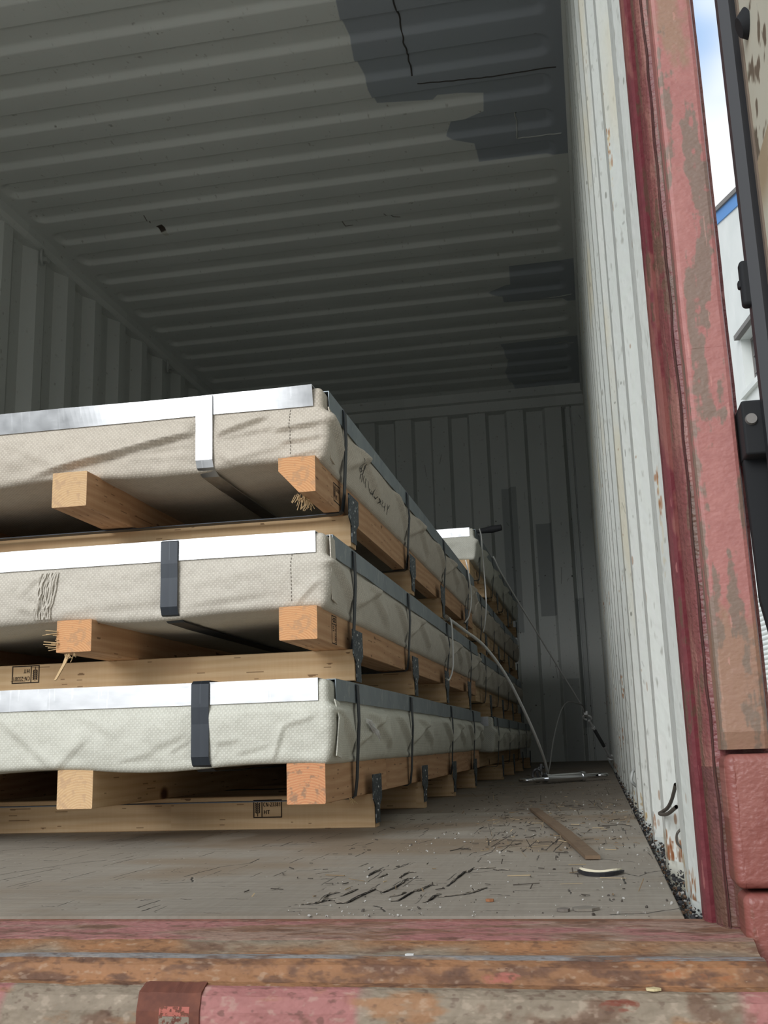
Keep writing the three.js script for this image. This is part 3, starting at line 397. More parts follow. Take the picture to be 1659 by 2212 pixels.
// ------------------------------------------------------------------ open door leaf with gasket and hinge
{
  const door = root('door_1', [1.28, -0.03, 0.65], 'open container door leaf with black gasket at the right edge', null, { kind: 'structure' });
  const dt = dataTex(512, 1024, (u, v) => { const x = u * 0.6, y = v * 1.2; let c = mix3([196, 194, 176], [214, 210, 192], fbm(x * 6, y * 6, 601, 4)); const s = fbm(x * 60, y * 60, 603, 3); if (s > 0.66) c = mix3(c, [88, 74, 58], sst(0.66, 0.74, s) * 0.8); return mix3(c, [150, 120, 84], sst(0.56, 0.75, fbm(x * 9, y * 4, 607, 4)) * 0.6); });
  part(door, 'panel', boxW(1.252, 1.3, -0.03, 2.3, 0.112, 1.26, 0.002), std({ map: rep(dt, 1 / 0.6, 1 / 1.2), roughness: 0.6 }));
  part(door, 'panel_edge', boxW(1.2505, 1.3, -0.03, 2.3, 0.107, 0.1135), std({ color: new THREE.Color(0.16, 0.12, 0.09), roughness: 0.8 }));
  part(door, 'gasket', prism([[1.2385, 0.096], [1.2455, 0.098], [1.2478, 0.103], [1.2505, 0.0985], [1.2545, 0.1], [1.2548, 0.106], [1.246, 0.108], [1.239, 0.104]], upY, 0.2, 2.32), MRubber);
  part(door, 'gasket_lip', cyl([1.2478, 0.2, 0.1035], [1.2478, 2.32, 0.1035], 0.0028, 0.0028, 10), std({ color: new THREE.Color(0.05, 0.05, 0.05), roughness: 0.35 }));
  part(door, 'gasket_clip', roundBox(1.2335, 1.242, 0.418, 0.452, 0.094, 0.104, 0.003), MBlack);
  part(door, 'gasket_clip', roundBox(1.2318, 1.238, 0.432, 0.438, 0.096, 0.102, 0.0015), MBlack);
  part(door, 'knob', cyl([1.2525, 0.615, 0.135], [1.246, 0.613, 0.135], 0.012, 0.007, 20), MBlack);
  part(door, 'hinge_blade', roundBox(1.226, 1.3, 0.313, 0.352, 0.06, 0.094, 0.002), MBlack);
  part(door, 'hinge_bolt', cyl([1.2318, 0.338, 0.094], [1.2318, 0.338, 0.0965], 0.0042, 0.0036, 20), std({ color: new THREE.Color(0.2, 0.19, 0.18), roughness: 0.6, metalness: 0.3 }));
  part(door, 'rubber_flap', prism([[1.2262, 0.313], [1.262, 0.313], [1.262, 0.12], [1.2375, 0.155], [1.2275, 0.215]], (a, b, t) => [a, b, t], 0.07, 0.08), MBlack);
}
// ------------------------------------------------------------------ wrapped steel sheet bundles
const linesBetween = (a, b, dense) => { const o = []; for (const [p, q, st] of dense) { const n = Math.max(1, Math.round((q - p) / st)); for (let i = 0; i < n; i++) o.push(mix(p, q, i / n)); } o.push(b); void a; return o; };
// closed rounded box, every point pushed along its normal by push(p, n)
function wrapMesh(min, max, r, X, Y, Z, push) {
  const pos = [], uv = [], idx = [], key = new Map(), id = [];
  const place = (x, y, z) => {
    const c = [clamp(x, min[0] + r, max[0] - r), clamp(y, min[1] + r, max[1] - r), clamp(z, min[2] + r, max[2] - r)]; const n = V(x - c[0], y - c[1], z - c[2]); if (n.lengthSq() < 1e-14) n.set(0, 1, 0); n.normalize();
    const p = V(...c).addScaledVector(n, r); return p.addScaledVector(n, push(p, n));
  };
  const face = (A, B, at, uvf) => {
    const o = pos.length / 3, nb = B.length;
    for (const a of A) for (const b of B) { const [x, y, z] = at(a, b), p = place(x, y, z); pos.push(p.x, p.y, p.z); uv.push(...uvf(x, y, z)); const k = p.x.toFixed(5) + '|' + p.y.toFixed(5) + '|' + p.z.toFixed(5); if (!key.has(k)) key.set(k, key.size); id.push(key.get(k)); }
    for (let i = 0; i < A.length - 1; i++) for (let j = 0; j < nb - 1; j++) { const q = o + i * nb + j; idx.push(q, q + nb, q + nb + 1, q, q + nb + 1, q + 1); }
  };
  const s0 = idx.length; void s0;
  face(X, Y, (a, b) => [a, b, max[2]], (x, y) => [x, y]);
  face(Z.slice().reverse(), Y, (a, b) => [max[0], b, a], (x, y, z) => [-z, y]);
  face(X.slice().reverse(), Y, (a, b) => [a, b, min[2]], (x, y) => [-x, y]);
  face(Z, Y, (a, b) => [min[0], b, a], (x, y, z) => [z, y]);
  face(X, Z.slice().reverse(), (a, b) => [a, max[1], b], (x, y, z) => [x, -z]);
  face(X, Z, (a, b) => [a, min[1], b], (x, y, z) => [x, z]);
  const nor = new Float32Array(key.size * 3), A = V(0, 0, 0), B = V(0, 0, 0), C = V(0, 0, 0);
  for (let i = 0; i < idx.length; i += 3) { A.fromArray(pos, idx[i] * 3); B.fromArray(pos, idx[i + 1] * 3).sub(A); C.fromArray(pos, idx[i + 2] * 3).sub(A); B.cross(C); for (let k = 0; k < 3; k++) { const q = id[idx[i + k]] * 3; nor[q] += B.x; nor[q + 1] += B.y; nor[q + 2] += B.z; } }
  const N = new Float32Array(pos.length); for (let i = 0; i < id.length; i++) { A.fromArray(nor, id[i] * 3).normalize(); N[i * 3] = A.x; N[i * 3 + 1] = A.y; N[i * 3 + 2] = A.z; }
  const g = new THREE.BufferGeometry(); g.setAttribute('position', new THREE.Float32BufferAttribute(pos, 3)); g.setAttribute('normal', new THREE.BufferAttribute(N, 3)); g.setAttribute('uv', new THREE.Float32BufferAttribute(uv, 2)); g.setIndex(idx); return g;
}
function crease(cs, u, v) {      // folds: [u0,v0,u1,v1,height,width above,width below]
  let s = 0; for (const [u0, v0, u1, v1, h, wa, wb] of cs) {
    const du = u1 - u0, dv = v1 - v0, L = Math.hypot(du, dv), t = ((u - u0) * du + (v - v0) * dv) / (L * L); if (t < -0.15 || t > 1.15) continue;
    let d = ((u - u0) * -dv + (v - v0) * du) / L; if (du < 0) d = -d; if (d > wa * 4 || d < -wa * 4) continue; const up = Math.exp(-Math.max(d, 0) / (wa * 1.3)), lo = -0.22 * Math.exp(Math.min(d, 0) / (wa * 0.7)), e = sst(-wb * 0.6, wb * 0.6, d);
    s += h * mix(lo, up, e) * (sst(-0.15, 0.2, t) - sst(0.8, 1.15, t));
  } return s;
}
let BH = 0.05, MH = 0.053, PH = 0.111;     // cross board, runner, bundle
function stampMesh(parent, w, h, pos, rot, flip) { const m = new THREE.Mesh(new THREE.PlaneGeometry(w, h), flip ? MStampFlip : MStamp); m.name = partName(parent, 'heat_treatment_stamp'); const wp = worldPos(parent); m.position.set(pos[0] - wp.x, pos[1] - wp.y, pos[2] - wp.z); m.rotation.set(...rot); m.receiveShadow = true; parent.add(m); return m; }
const stampCanvas = (() => { const c = document.createElement('canvas'); c.width = 256; c.height = 152; const g = c.getContext('2d'); g.clearRect(0, 0, 256, 152); g.strokeStyle = g.fillStyle = 'rgba(38,28,24,0.9)'; g.lineWidth = 9; g.strokeRect(6, 6, 244, 140); g.fillRect(74, 6, 8, 140); g.font = 'bold 46px sans-serif'; g.fillText('CN-23381', 88, 58, 156); g.fillText('HT', 90, 120); g.lineWidth = 5; for (let i = 0; i < 5; i++) for (const s of [-1, 1]) { g.beginPath(); g.ellipse(40 + s * 14, 36 + i * 17, 6, 11, s * 0.5, 0, 6.3); g.fill(); } g.fillRect(37, 20, 6, 118); return c; })();
const stampT = new THREE.CanvasTexture(stampCanvas); stampT.colorSpace = THREE.SRGBColorSpace;
const MStamp = std({ map: stampT, transparent: true, roughness: 0.9 }), MStampFlip = MStamp;

function beamGeo(poly, at, t0, t1) {           // wood piece: group 0 long faces, group 1 end grain
  const g = prism(poly, at, t0, t1), n = poly.length * 6, all = g.attributes.position.count, u = g.attributes.uv; for (let i = 0; i < n; i++) u.setXY(i, u.getY(i) + poly[0][0] * 3.1 + poly[0][1] * 1.7, u.getX(i) + poly[0][1] * 0.9);
  let a0 = 1e9, b0 = 1e9, a1 = -1e9, b1 = -1e9; for (const [a, b] of poly) { a0 = Math.min(a0, a); a1 = Math.max(a1, a); b0 = Math.min(b0, b); b1 = Math.max(b1, b); }
  for (let i = n; i < all; i++) u.setXY(i, (u.getX(i) - a0) / (a1 - a0), (u.getY(i) - b0) / (b1 - b0)); g.addGroup(0, n, 0); g.addGroup(n, all - n, 1); return g;
}
function plateGeo(x, yTop, z, w0, w1, h0, h1, tilt = 0) {    // key-shaped nail plate on a right-hand face
  const q = [[-w0 / 2, 0], [-w0 / 2, -h0], [-w1 / 2, -h0 - 0.012], [-w1 / 2, -h0 - h1], [w1 / 2, -h0 - h1], [w1 / 2, -h0 - 0.012], [w0 / 2, -h0], [w0 / 2, 0]].map(([a, b]) => [z + a + b * tilt, yTop + b]);
  return prism(q, (a, b, t) => [t, b, a], x, x + 0.0016);
}
const nailHead = std({ color: new THREE.Color(0.55, 0.56, 0.56), roughness: 0.35, metalness: 0.8 });
function bundle(o) {
  const { x0 = -0.5, x1 = 0.752, y, z0, z1, fine } = o, yb = y + BH + MH, yt = yb + PH, base = [(x0 + x1) / 2, y, (z0 + z1) / 2], r = 0.009;
  const t = root('sheet_bundle', base, o.label, 'steel bundle', { group: o.group });
  // wrapped pack
  const fs = o.frontStrap, straps = o.straps, sx = o.side ?? [];
  const push = (p, n) => {
    let d = 0; const below = sst(yt - 0.03, yt - 0.044, p.y);
    if (n.z > 0.02) {
      const u = p.x, v = p.y, w = n.z * n.z; let f = 0.009 * (fbm(u * 8 + v * 6, v * 16 - u * 3, o.seed, 3) - 0.45) * below + 0.004 * below * Math.sin(Math.PI * clamp((v - yb) / PH, 0, 1)); f += 0.58 * crease(o.front, u, v) * below * (1 - Math.exp(-(((u - fs) / 0.019) ** 4))); f += 0.0045 * below * (fbm(u * 22 + v * 18, v * 30 - u * 8, o.seed + 3, 3) - 0.5);
      f -= 0.006 * below * Math.exp(-(((u - fs) / 0.02) ** 2)); d += w * f;
    }
    if (n.x > 0.02) {
      const u = p.z, v = p.y, w = n.x * n.x; let f = 0.008 * below * Math.sin(Math.PI * clamp((v - yb) / PH, 0, 1)) * (0.5 + fbm(u * 5, 3, o.seed + 7, 2)) + crease(sx, u, v) * below + 0.003 * below * (fbm(u * 16, v * 26, o.seed + 9, 3) - 0.5); for (const s of straps) f -= 0.007 * below * Math.exp(-(((u - s) / 0.035) ** 2)); d += w * f;
    }
    if (n.y < -0.02) { const w = n.y * n.y, pr = 0.345, q = ((p.x - 0.6905 + 0.027) / pr) % 1; d += w * (0.007 * Math.sin(Math.PI * Math.abs(q)) ** 2 * (0.6 + 0.8 * fbm(p.x * 7, p.z * 5, o.seed + 13, 3)) + 0.002 * (fbm(p.x * 20, p.z * 16, o.seed + 15, 3) - 0.5)); }
    return d;
  };
  const X = fine ? linesBetween(x0, x1, [[x0, x0 + r, r / 2], [x0 + r, 0.1, 0.05], [0.1, x1 - r, 0.0036], [x1 - r, x1, r / 4]]) : linesBetween(x0, x1, [[x0, x0 + r, r / 2], [x0 + r, 0.3, 0.08], [0.3, x1 - r, 0.012], [x1 - r, x1, r / 3]]);
  const Y = linesBetween(yb, yt, [[yb, yb + r, r / 4], [yb + r, yt - r, fine ? 0.0036 : 0.008], [yt - r, yt, r / 2]]);
  const Z = linesBetween(z1, z0, [[z1, z1 + r, r / 2], [z1 + r, z0 - r, fine ? 0.009 : 0.02], [z0 - r, z0, r / 4]]);
  part(t, 'woven_wrap', wrapMesh([x0, yb, z1], [x1, yt, z0], r, X, Y, Z, push), o.fab);
  // sheet-steel edge angles: front and right edge
  const ang = (a, b, th = 0.0012) => [[0, 0], [0, -a], [-th, -a], [-th, -th], [-b, -th], [-b, 0]];
  part(t, 'front_edge_angle', prism(ang(0.031, 0.03).map(([a, b]) => [z0 + 0.0022 + a, yt + 0.0016 + b]), alongX, x0 + 0.01, x1 - 0.0135, { steps: 160, wob: (a, b, q, i) => [0.0003 * (noise(q * 9, i, 5) - 0.5) + (i === 0 || i === 3 ? (o.tilt ? o.tilt(q) : 0) + 0.0008 * (noise(q * 5, 3, o.seed) - 0.5) : 0), 0.0012 * (noise(q * 7, 2, o.seed) - 0.5)] }), MGalv);
  const zs = o.sideStart ?? z0 - 0.035; part(t, 'side_edge_angle', prism(ang(0.031, 0.03).map(([a, b]) => [x1 + 0.003 + a, yt + 0.0014 + b]), alongZ, zs, z1 + 0.01, { steps: 60, wob: (a, b, q, i) => (i === 1 || i === 2 ? [0.004 * Math.max(0, fbm(q * 11, 1, o.seed + 21, 3) - 0.4), 0.004 * (fbm(q * 7, 4, o.seed + 23, 3) - 0.5)] : [0, 0.0016 * (fbm(q * 5, 6, o.seed + 25, 2) - 0.5)]) }), MSide);
  // runners under the pack
  const rx = o.runners ?? [-0.35, 0.005, 0.35, 0.6905], ym = y + BH;
  rx.forEach((a, i) => {
    const ez = (o.runnerEnd ?? z0) - (i === 3 ? 0 : o.runnerSet ?? 0.01), cut = o.cut && i === 3;
    const poly = cut ? [[a + 0.03, ym], [a + 0.0545, ym], [a + 0.0545, yb - 0.0005], [a, yb - 0.0005], [a, yb - 0.02], [a + 0.012, yb - 0.033]] : rect(a, a + 0.0545, ym, yb - 0.0005, 0.001);
    const m = part(t, 'runner', beamGeo(poly, alongZ, ez, z1 + 0.02), MWood[i === 3 ? o.wood ?? 0 : i === 2 ? o.wood2 ?? 1 : 3]);
    if (i === 3 && o.stampSide) stampMesh(m, 0.042, 0.03, [a + 0.0549, (ym + yb) / 2 - 0.002, o.stampSide], [0, Math.PI / 2, o.stampTurn ?? 0]);
  });
  // cross boards on the floor side
  for (const bz of o.boards) {
    const m = part(t, 'cross_board', beamGeo(rect(bz - 0.036, bz, y + 0.0002, ym, 0.001), alongX, x0, x1 + 0.004), MWood[1]);
    if (o.stampBoard && bz === o.boards[0]) stampMesh(m, 0.049, 0.029, [o.stampBoard, y + 0.0325, bz + 0.0006], [0, 0, o.stampUpside ? Math.PI : 0]);
  }
  // nail plates joining runner and board
  o.boards.forEach((bz, i) => {
    const h = hash(i, o.seed, 3); if (i > 4) return; const pl = part(t, 'joining_plate', plateGeo(x1 + 0.0052, ym + 0.034 - 0.006 * h, bz - 0.016, 0.068, 0.03, 0.038, 0.032 + 0.01 * h, (h - 0.5) * 0.25), MPlate);
    if (fine && i < 2) for (const q of [[0.004, 0.022], [-0.006, 0.01], [0, -0.016], [0.002, -0.026]]) part(pl, 'nail_head', cyl([x1 + 0.0066, ym + q[1], bz - 0.016 + q[0]], [x1 + 0.0078, ym + q[1], bz - 0.016 + q[0]], 0.0022, 0.0016, 8), nailHead);
  });
  // straps around pack and runners
  for (const sz of straps) {
    const w = 0.016, e = 0.0034, bow = 0.004 * (hash(o.seed, sz * 100 | 0, 1) - 0.3); const P = [[x0 + 0.2, yt + e, sz], [x1 - 0.03, yt + e, sz], [x1 - 0.004, yt + e, sz], [x1 + e + 0.002, yt - 0.003, sz], [x1 + e + 0.003, yt - 0.03, sz + 0.002], [x1 + e + 0.004 + bow, (yt + yb) / 2, sz + 0.004], [x1 + e - 0.001, yb, sz - 0.002], [x1 + e - 0.003, (ym + yb) / 2, sz - 0.004], [x1 - 0.0035, ym + 0.002, sz - 0.006], [x1 - 0.008, ym - 0.0016, sz - 0.006], [x1 - 0.06, ym - 0.003, sz - 0.006], [x0 + 0.05, ym - 0.003, sz - 0.006]];
    part(t, 'cross_strap', band(P, [0, 0, 1], w, 0.0014), MStrap);
  }
  // lengthwise strap over the front
  { const w = 0.026, e = 0.0046, P = [[fs, yt + 0.003, z1 + 0.1], [fs, yt + 0.003, z0 - 0.03], [fs, yt + 0.003, z0 - 0.002], [fs, yt - 0.001, z0 + e], [fs, yt - 0.033, z0 + e], [fs, (yt + yb) / 2, z0 + e - 0.001], [fs, yb + 0.012, z0 + e - 0.001], [fs + 0.001, yb + 0.001, z0 + 0.001], [fs + 0.002, yb - 0.008, z0 - 0.02], [fs + 0.002, yb - 0.0095, z0 - 0.1], [fs + 0.002, yb - 0.0095, z1 + 0.3]]; part(t, 'front_strap', band(P, [1, 0, 0], w, 0.0016), o.strapMat ?? MStrap); }
  t.userData.geom = undefined; return { t, yb, yt, ym, push, x1 };
}
// folds read off the photograph, in metres on each face
const tents = (ss, yb, z0, seed) => { const r = rng(seed), o = []; for (const s of ss) { o.push([s - 0.02, yb + 0.02, s - 0.2 - r() * 0.06, yb + 0.085, 0.012, 0.016, 0.012]); o.push([s + 0.02, yb + 0.018, s + 0.16 + r() * 0.05, yb + 0.075, 0.01, 0.018, 0.012]); o.push([s - 0.05, yb + 0.075, s - 0.26, yb + 0.015, 0.009, 0.018, 0.012]); if (r() < 0.8) o.push([s - 0.2 - r() * 0.1, yb, s - 0.24, yb + 0.07, 0.004, 0.01, 0.014]); } return o; };
const F = (list, wa = 0.007, wb = 0.004) => list.map(([a, b, c, d, h, p, q]) => [a, b, c, d, h, p ?? wa, q ?? wb]);
const P1 = F([[0.31, 0.545, 0.556, 0.588, 0.02, 0.034, 0.005], [0.391, 0.562, 0.551, 0.57, 0.005], [0.588, 0.58, 0.67, 0.604, 0.012, 0.02, 0.006], [0.586, 0.574, 0.684, 0.587, 0.005], [0.68, 0.58, 0.752, 0.588, 0.011, 0.014, 0.004], [0.69, 0.562, 0.75, 0.567, 0.009, 0.01, 0.004], [0.697, 0.54, 0.75, 0.547, 0.006], [0.487, 0.618, 0.558, 0.594, 0.005], [0.591, 0.552, 0.627, 0.53, 0.005], [0.331, 0.556, 0.236, 0.601, 0.006, 0.012, 0.012], [0.45, 0.556, 0.545, 0.552, 0.005, 0.012, 0.01], [0.6, 0.54, 0.69, 0.556, 0.004, 0.01, 0.006]]);
const P2 = F([[0.348, 0.33, 0.507, 0.338, 0.004, 0.01, 0.01], [0.536, 0.33, 0.675, 0.341, 0.005, 0.012, 0.008], [0.533, 0.396, 0.556, 0.381, 0.004], [0.712, 0.325, 0.745, 0.356, 0.006, 0.008, 0.006], [0.322, 0.392, 0.286, 0.359, 0.006, 0.012, 0.01], [0.326, 0.395, 0.314, 0.325, 0.007, 0.003, 0.003], [0.341, 0.394, 0.329, 0.325, 0.006, 0.003, 0.003], [0.319, 0.392, 0.318, 0.322, 0.005, 0.003, 0.003], [0.28, 0.34, 0.312, 0.33, 0.006, 0.01, 0.008], [0.55, 0.36, 0.66, 0.37, 0.0025, 0.016, 0.014], [0.36, 0.37, 0.48, 0.362, 0.0025, 0.014, 0.014]]);
const P3 = F([[0.258, 0.177, 0.346, 0.107, 0.009, 0.016, 0.01], [0.349, 0.106, 0.398, 0.146, 0.007, 0.012, 0.01], [0.675, 0.112, 0.69, 0.156, 0.008, 0.006, 0.004], [0.69, 0.156, 0.733, 0.167, 0.006, 0.008, 0.006], [0.555, 0.141, 0.524, 0.126, 0.005], [0.586, 0.134, 0.626, 0.139, 0.005], [0.589, 0.115, 0.593, 0.131, 0.005], [0.389, 0.175, 0.447, 0.145, 0.005, 0.016, 0.01], [0.497, 0.13, 0.545, 0.148, 0.005, 0.014, 0.01], [0.62, 0.12, 0.665, 0.13, 0.004], [0.45, 0.115, 0.5, 0.125, 0.004]]);
const LV = [0, 0.2244, 0.4318], SZ = [[-0.765, -1.25, -1.845, -2.325], [-0.765, -1.26, -1.83, -2.33], [-0.722, -1.292, -1.835, -2.34]];
const bundles = [];
const ybOf = (y) => y + BH + MH;
[BH, MH, PH] = [0.052, 0.055, 0.113];
bundles.push(bundle({ y: LV[0], z0: -0.6, z1: -2.55, fine: true, seed: 61, fab: MFab[0], front: P3, frontStrap: 0.568, straps: SZ[0], side: tents(SZ[0], ybOf(LV[0]), -0.6, 3), boards: [-0.8725, -1.365, -1.83, -2.29], runnerEnd: -0.605, runnerSet: 0.0, wood: 2, wood2: 1, stampBoard: 0.579, label: 'wrapped steel sheet bundle on the floor at the bottom of the front stack', group: 'wrapped steel bundles in the front stack' }));
[BH, MH, PH] = [0.048, 0.047, 0.108];
bundles.push(bundle({ y: LV[1], z0: -0.6, z1: -2.55, fine: true, seed: 71, fab: MFab[1], front: P2, frontStrap: 0.519, straps: SZ[1], side: tents(SZ[1], ybOf(LV[1]), -0.6, 5), boards: [-0.752, -1.292, -1.76, -2.23], runnerEnd: -0.575, runnerSet: 0.012, wood: 0, wood2: 0, stampBoard: 0.209, stampUpside: true, stampSide: -0.672, stampTurn: -Math.PI / 2, label: 'middle wrapped steel sheet bundle of the front stack, torn seam on its left', group: 'wrapped steel bundles in the front stack' }));
[BH, MH, PH] = [0.05, 0.053, 0.1105];
bundles.push(bundle({ y: LV[2], z0: -0.6, z1: -2.55, fine: true, seed: 81, fab: MFab[2], front: P1, frontStrap: 0.571, straps: SZ[2], side: tents(SZ[2], ybOf(LV[2]), -0.6, 7), boards: [-0.748, -1.305, -1.75, -2.25], runnerEnd: -0.578, runnerSet: -0.02, cut: true, tilt: (q) => 0.007 * Math.min(1, Math.abs(q - 0.54) / 0.2) ** 1.3, wood: 0, wood2: 3, stampSide: -0.705, strapMat: MGalv, sideStart: -0.628, label: 'topmost wrapped steel sheet bundle of the front stack, with handwriting on its side', group: 'wrapped steel bundles in the front stack' }));
const where = ['bottom bundle of the rear stack, resting on the container floor', 'second bundle from the floor in the rear stack', 'third bundle from the floor in the rear stack', 'topmost bundle of the rear stack, its pale end showing above the front stack'];
const backY = [0, 0.2135, 0.427, 0.6405]; BH = 0.049; MH = 0.051; PH = 0.109;
for (let k = 0; k < 4; k++) { const y = backY[k], z0 = -2.7 - 0.012 * hash(k, 4, 4), ss = [z0 - 0.14, z0 - 0.62, z0 - 1.1, z0 - 1.6]; bundles.push(bundle({ y, x1: k ? 0.738 + 0.006 * (k % 2) : 0.776, x0: -0.5, z0, z1: z0 - 1.95, seed: 91 + k * 7, fab: MFab[k === 3 ? 0 : k % 3], front: F([[0.55, ybOf(y) + 0.03, 0.7, ybOf(y) + 0.06, 0.006, 0.01, 0.008], [0.5, ybOf(y) + 0.02, 0.6, ybOf(y) + 0.07, 0.006, 0.012, 0.01]]), frontStrap: 0.4, straps: ss, side: tents(ss, ybOf(y), z0, 11 + k), boards: [z0 - 0.24, z0 - 0.74, z0 - 1.24, z0 - 1.78], runners: [-0.35, 0.005, 0.35, 0.67], wood: 1, label: where[k], group: 'wrapped steel bundles in the rear stack' })); }
// ------------------------------------------------------------------ details on the front bundles
{
  const fibre = (seed, n, c, spread, len, dir) => { const r = rng(seed), gs = []; for (let i = 0; i < n; i++) { const p = [c[0] + (r() - 0.5) * spread[0], c[1] + (r() - 0.5) * spread[1], c[2] + (r() - 0.5) * spread[2]], L = len * (0.4 + r()), d = [dir[0] + (r() - 0.5) * 1.6, dir[1] + (r() - 0.5) * 0.7, dir[2] + (r() - 0.5)]; gs.push(tube([p, [p[0] + d[0] * L * 0.5, p[1] + d[1] * L * 0.5, p[2] + d[2] * L * 0.5], [p[0] + d[0] * L + (r() - 0.5) * 0.004, p[1] + d[1] * L, p[2] + d[2] * L]], 0.00045 + r() * 0.0003, 4, 4)); } return mergeGeometries(gs); };
  const MFib = std({ color: new THREE.Color(0.62, 0.44, 0.24), roughness: 0.9 });
  const top = bundles[2].t, mid = bundles[1].t, low = bundles[0].t;
  part(top, 'wood_fibres', fibre(3, 46, [0.7165, 0.484, -0.625], [0.014, 0.006, 0.06], 0.012, [-0.1, -1, 0.1]), MFib, { kind: 'stuff' });
  part(mid, 'wood_fibres', fibre(5, 20, [0.3535, 0.292, -0.588], [0.004, 0.03, 0.012], 0.012, [-1, -0.1, 0.2]), MFib, { kind: 'stuff' });
  part(mid, 'splinter', band([[0.366, 0.2715, -0.594], [0.361, 0.256, -0.592], [0.35, 0.233, -0.588]], [1, 0.3, 0], 0.007, 0.002, { wv: (t) => 1 - 0.4 * t }), MFib);
  part(mid, 'wood_fibres', fibre(6, 10, [0.37, 0.27, -0.59], [0.02, 0.002, 0.01], 0.007, [0.3, -1, 0]), MFib, { kind: 'stuff' });
  part(low, 'wood_fibres', fibre(9, 8, [0.744, 0.052, -0.76], [0.004, 0.002, 0.03], 0.01, [0.2, -1, 0]), MFib, { kind: 'stuff' });
  // handwriting on the side of the top bundle
  const c = document.createElement('canvas'); c.width = 1024; c.height = 256; const g = c.getContext('2d'); g.strokeStyle = 'rgba(34,36,36,0.92)'; g.lineWidth = 7; g.lineCap = 'round';
  const S = (...p) => { g.beginPath(); p.forEach(([x, y], i) => (i ? g.lineTo(x, y) : g.moveTo(x, y))); g.stroke(); };
  S([40, 20], [50, 60], [46, 96], [60, 118]); S([80, 40], [96, 64], [80, 84]); S([118, 34], [130, 60], [112, 104], [92, 128]); S([62, 84], [92, 92], [70, 118]); S([74, 130], [62, 176]); S([104, 128], [94, 186]); S([134, 120], [122, 150], [140, 180]); S([170, 124], [160, 164], [178, 196]);
  S([214, 130], [226, 172], [248, 190], [262, 176], [262, 194], [300, 200]); S([300, 172], [300, 196], [326, 190], [326, 168], [336, 204]); S([360, 196], [384, 206], [392, 186]); S([420, 190], [450, 200], [440, 216], [466, 196], [470, 220]); S([500, 170], [530, 176], [508, 204], [536, 214]); S([580, 160], [590, 190], [566, 200], [596, 206], [588, 230]); S([640, 150], [652, 190], [684, 140]); S([652, 190], [656, 236]);
  const wt = new THREE.CanvasTexture(c); wt.colorSpace = THREE.SRGBColorSpace; const B = bundles[2], nz = 60, ny = 12, pos = [], uv = [], idx = [];
  for (let i = 0; i <= nz; i++) for (let j = 0; j <= ny; j++) { const z = mix(-0.8, -1.2, i / nz), y = mix(B.yb + 0.008, B.yb + 0.06, j / ny), n = V(1, 0, 0); pos.push(B.x1 + B.push(V(B.x1, y, z), n) + 0.0009, y, z); uv.push(i / nz, j / ny); }
  for (let i = 0; i < nz; i++) for (let j = 0; j < ny; j++) { const a = i * (ny + 1) + j; idx.push(a, a + ny + 1, a + ny + 2, a, a + ny + 2, a + 1); }
  const hg = new THREE.BufferGeometry(); hg.setAttribute('position', new THREE.Float32BufferAttribute(pos, 3)); hg.setAttribute('uv', new THREE.Float32BufferAttribute(uv, 2)); hg.setIndex(idx); hg.computeVertexNormals();
  part(top, 'marker_writing', hg, std({ map: wt, transparent: true, roughness: 0.8, side: THREE.DoubleSide }));
  // folded tucks at the front corners of the wraps
  const tuck = (b, pts, fab) => part(b.t, 'wrap_tuck', band(pts, [0, 0.15, 1], 0.028, 0.0016), fab);
  tuck(bundles[2], [[0.757, bundles[2].yt - 0.03, -0.628], [0.7615, bundles[2].yt - 0.05, -0.625], [0.759, bundles[2].yt - 0.075, -0.632], [0.7555, bundles[2].yb + 0.006, -0.64]], MFab[2]);
  tuck(bundles[1], [[0.7565, bundles[1].yt - 0.005, -0.624], [0.7585, bundles[1].yt - 0.05, -0.62], [0.757, bundles[1].yb + 0.01, -0.63]], MFab[1]);
  tuck(bundles[0], [[0.757, bundles[0].yt - 0.03, -0.63], [0.763, bundles[0].yt - 0.055, -0.632], [0.759, bundles[0].yb + 0.006, -0.628]], MFab[0]);
  // dashed stitch line and frayed seam
  for (const [b, x] of [[bundles[2], 0.7035], [bundles[1], 0.703]]) { const gs = []; for (let k = 0; k < 13; k++) { const y = b.yb + 0.01 + k * 0.0054; const z = (q) => -0.6 + b.push(V(x, q, -0.6), V(0, 0, 1)) + 0.0006; gs.push(band([[x, y, z(y)], [x + 0.0002, y + 0.0015, z(y + 0.0015)], [x, y + 0.003, z(y + 0.003)]], [1, 0, 0], 0.0011, 0.0004)); } part(b.t, 'stitch_line', mergeGeometries(gs), std({ color: new THREE.Color(0.2, 0.18, 0.15), roughness: 0.9 })); }
  { const b = bundles[1], q = rng(55), gs = []; for (let k = 0; k < 9; k++) { const P = [], xa = 0.318 + k * 0.0032; for (let i = 0; i <= 9; i++) { const y = mix(b.yt - 0.034, b.yb + 0.004, i / 9), x = xa - 0.012 * i / 9 + (q() - 0.5) * 0.003; P.push([x, y, -0.6 + b.push(V(x, y, -0.6), V(0, 0, 1)) + 0.0012 + q() * 0.0024]); } gs.push(band(P, [1, 0, 0.5 * (q() - 0.5)], 0.0024, 0.0003)); } part(b.t, 'frayed_seam', mergeGeometries(gs), MFab[1]); }
  // crumpled clear plastic caught on a strap
  const r = rng(31), pp = [], pi = []; for (let i = 0; i < 60; i++) { const q = r(); pp.push(0.7645 + r() * 0.006, 0.168 - q * 0.03 + (r() - 0.5) * 0.014, -0.79 - q * 0.09 + (r() - 0.5) * 0.02); } for (let i = 0; i < 58; i++) pi.push(i, i + 1, i + 2);
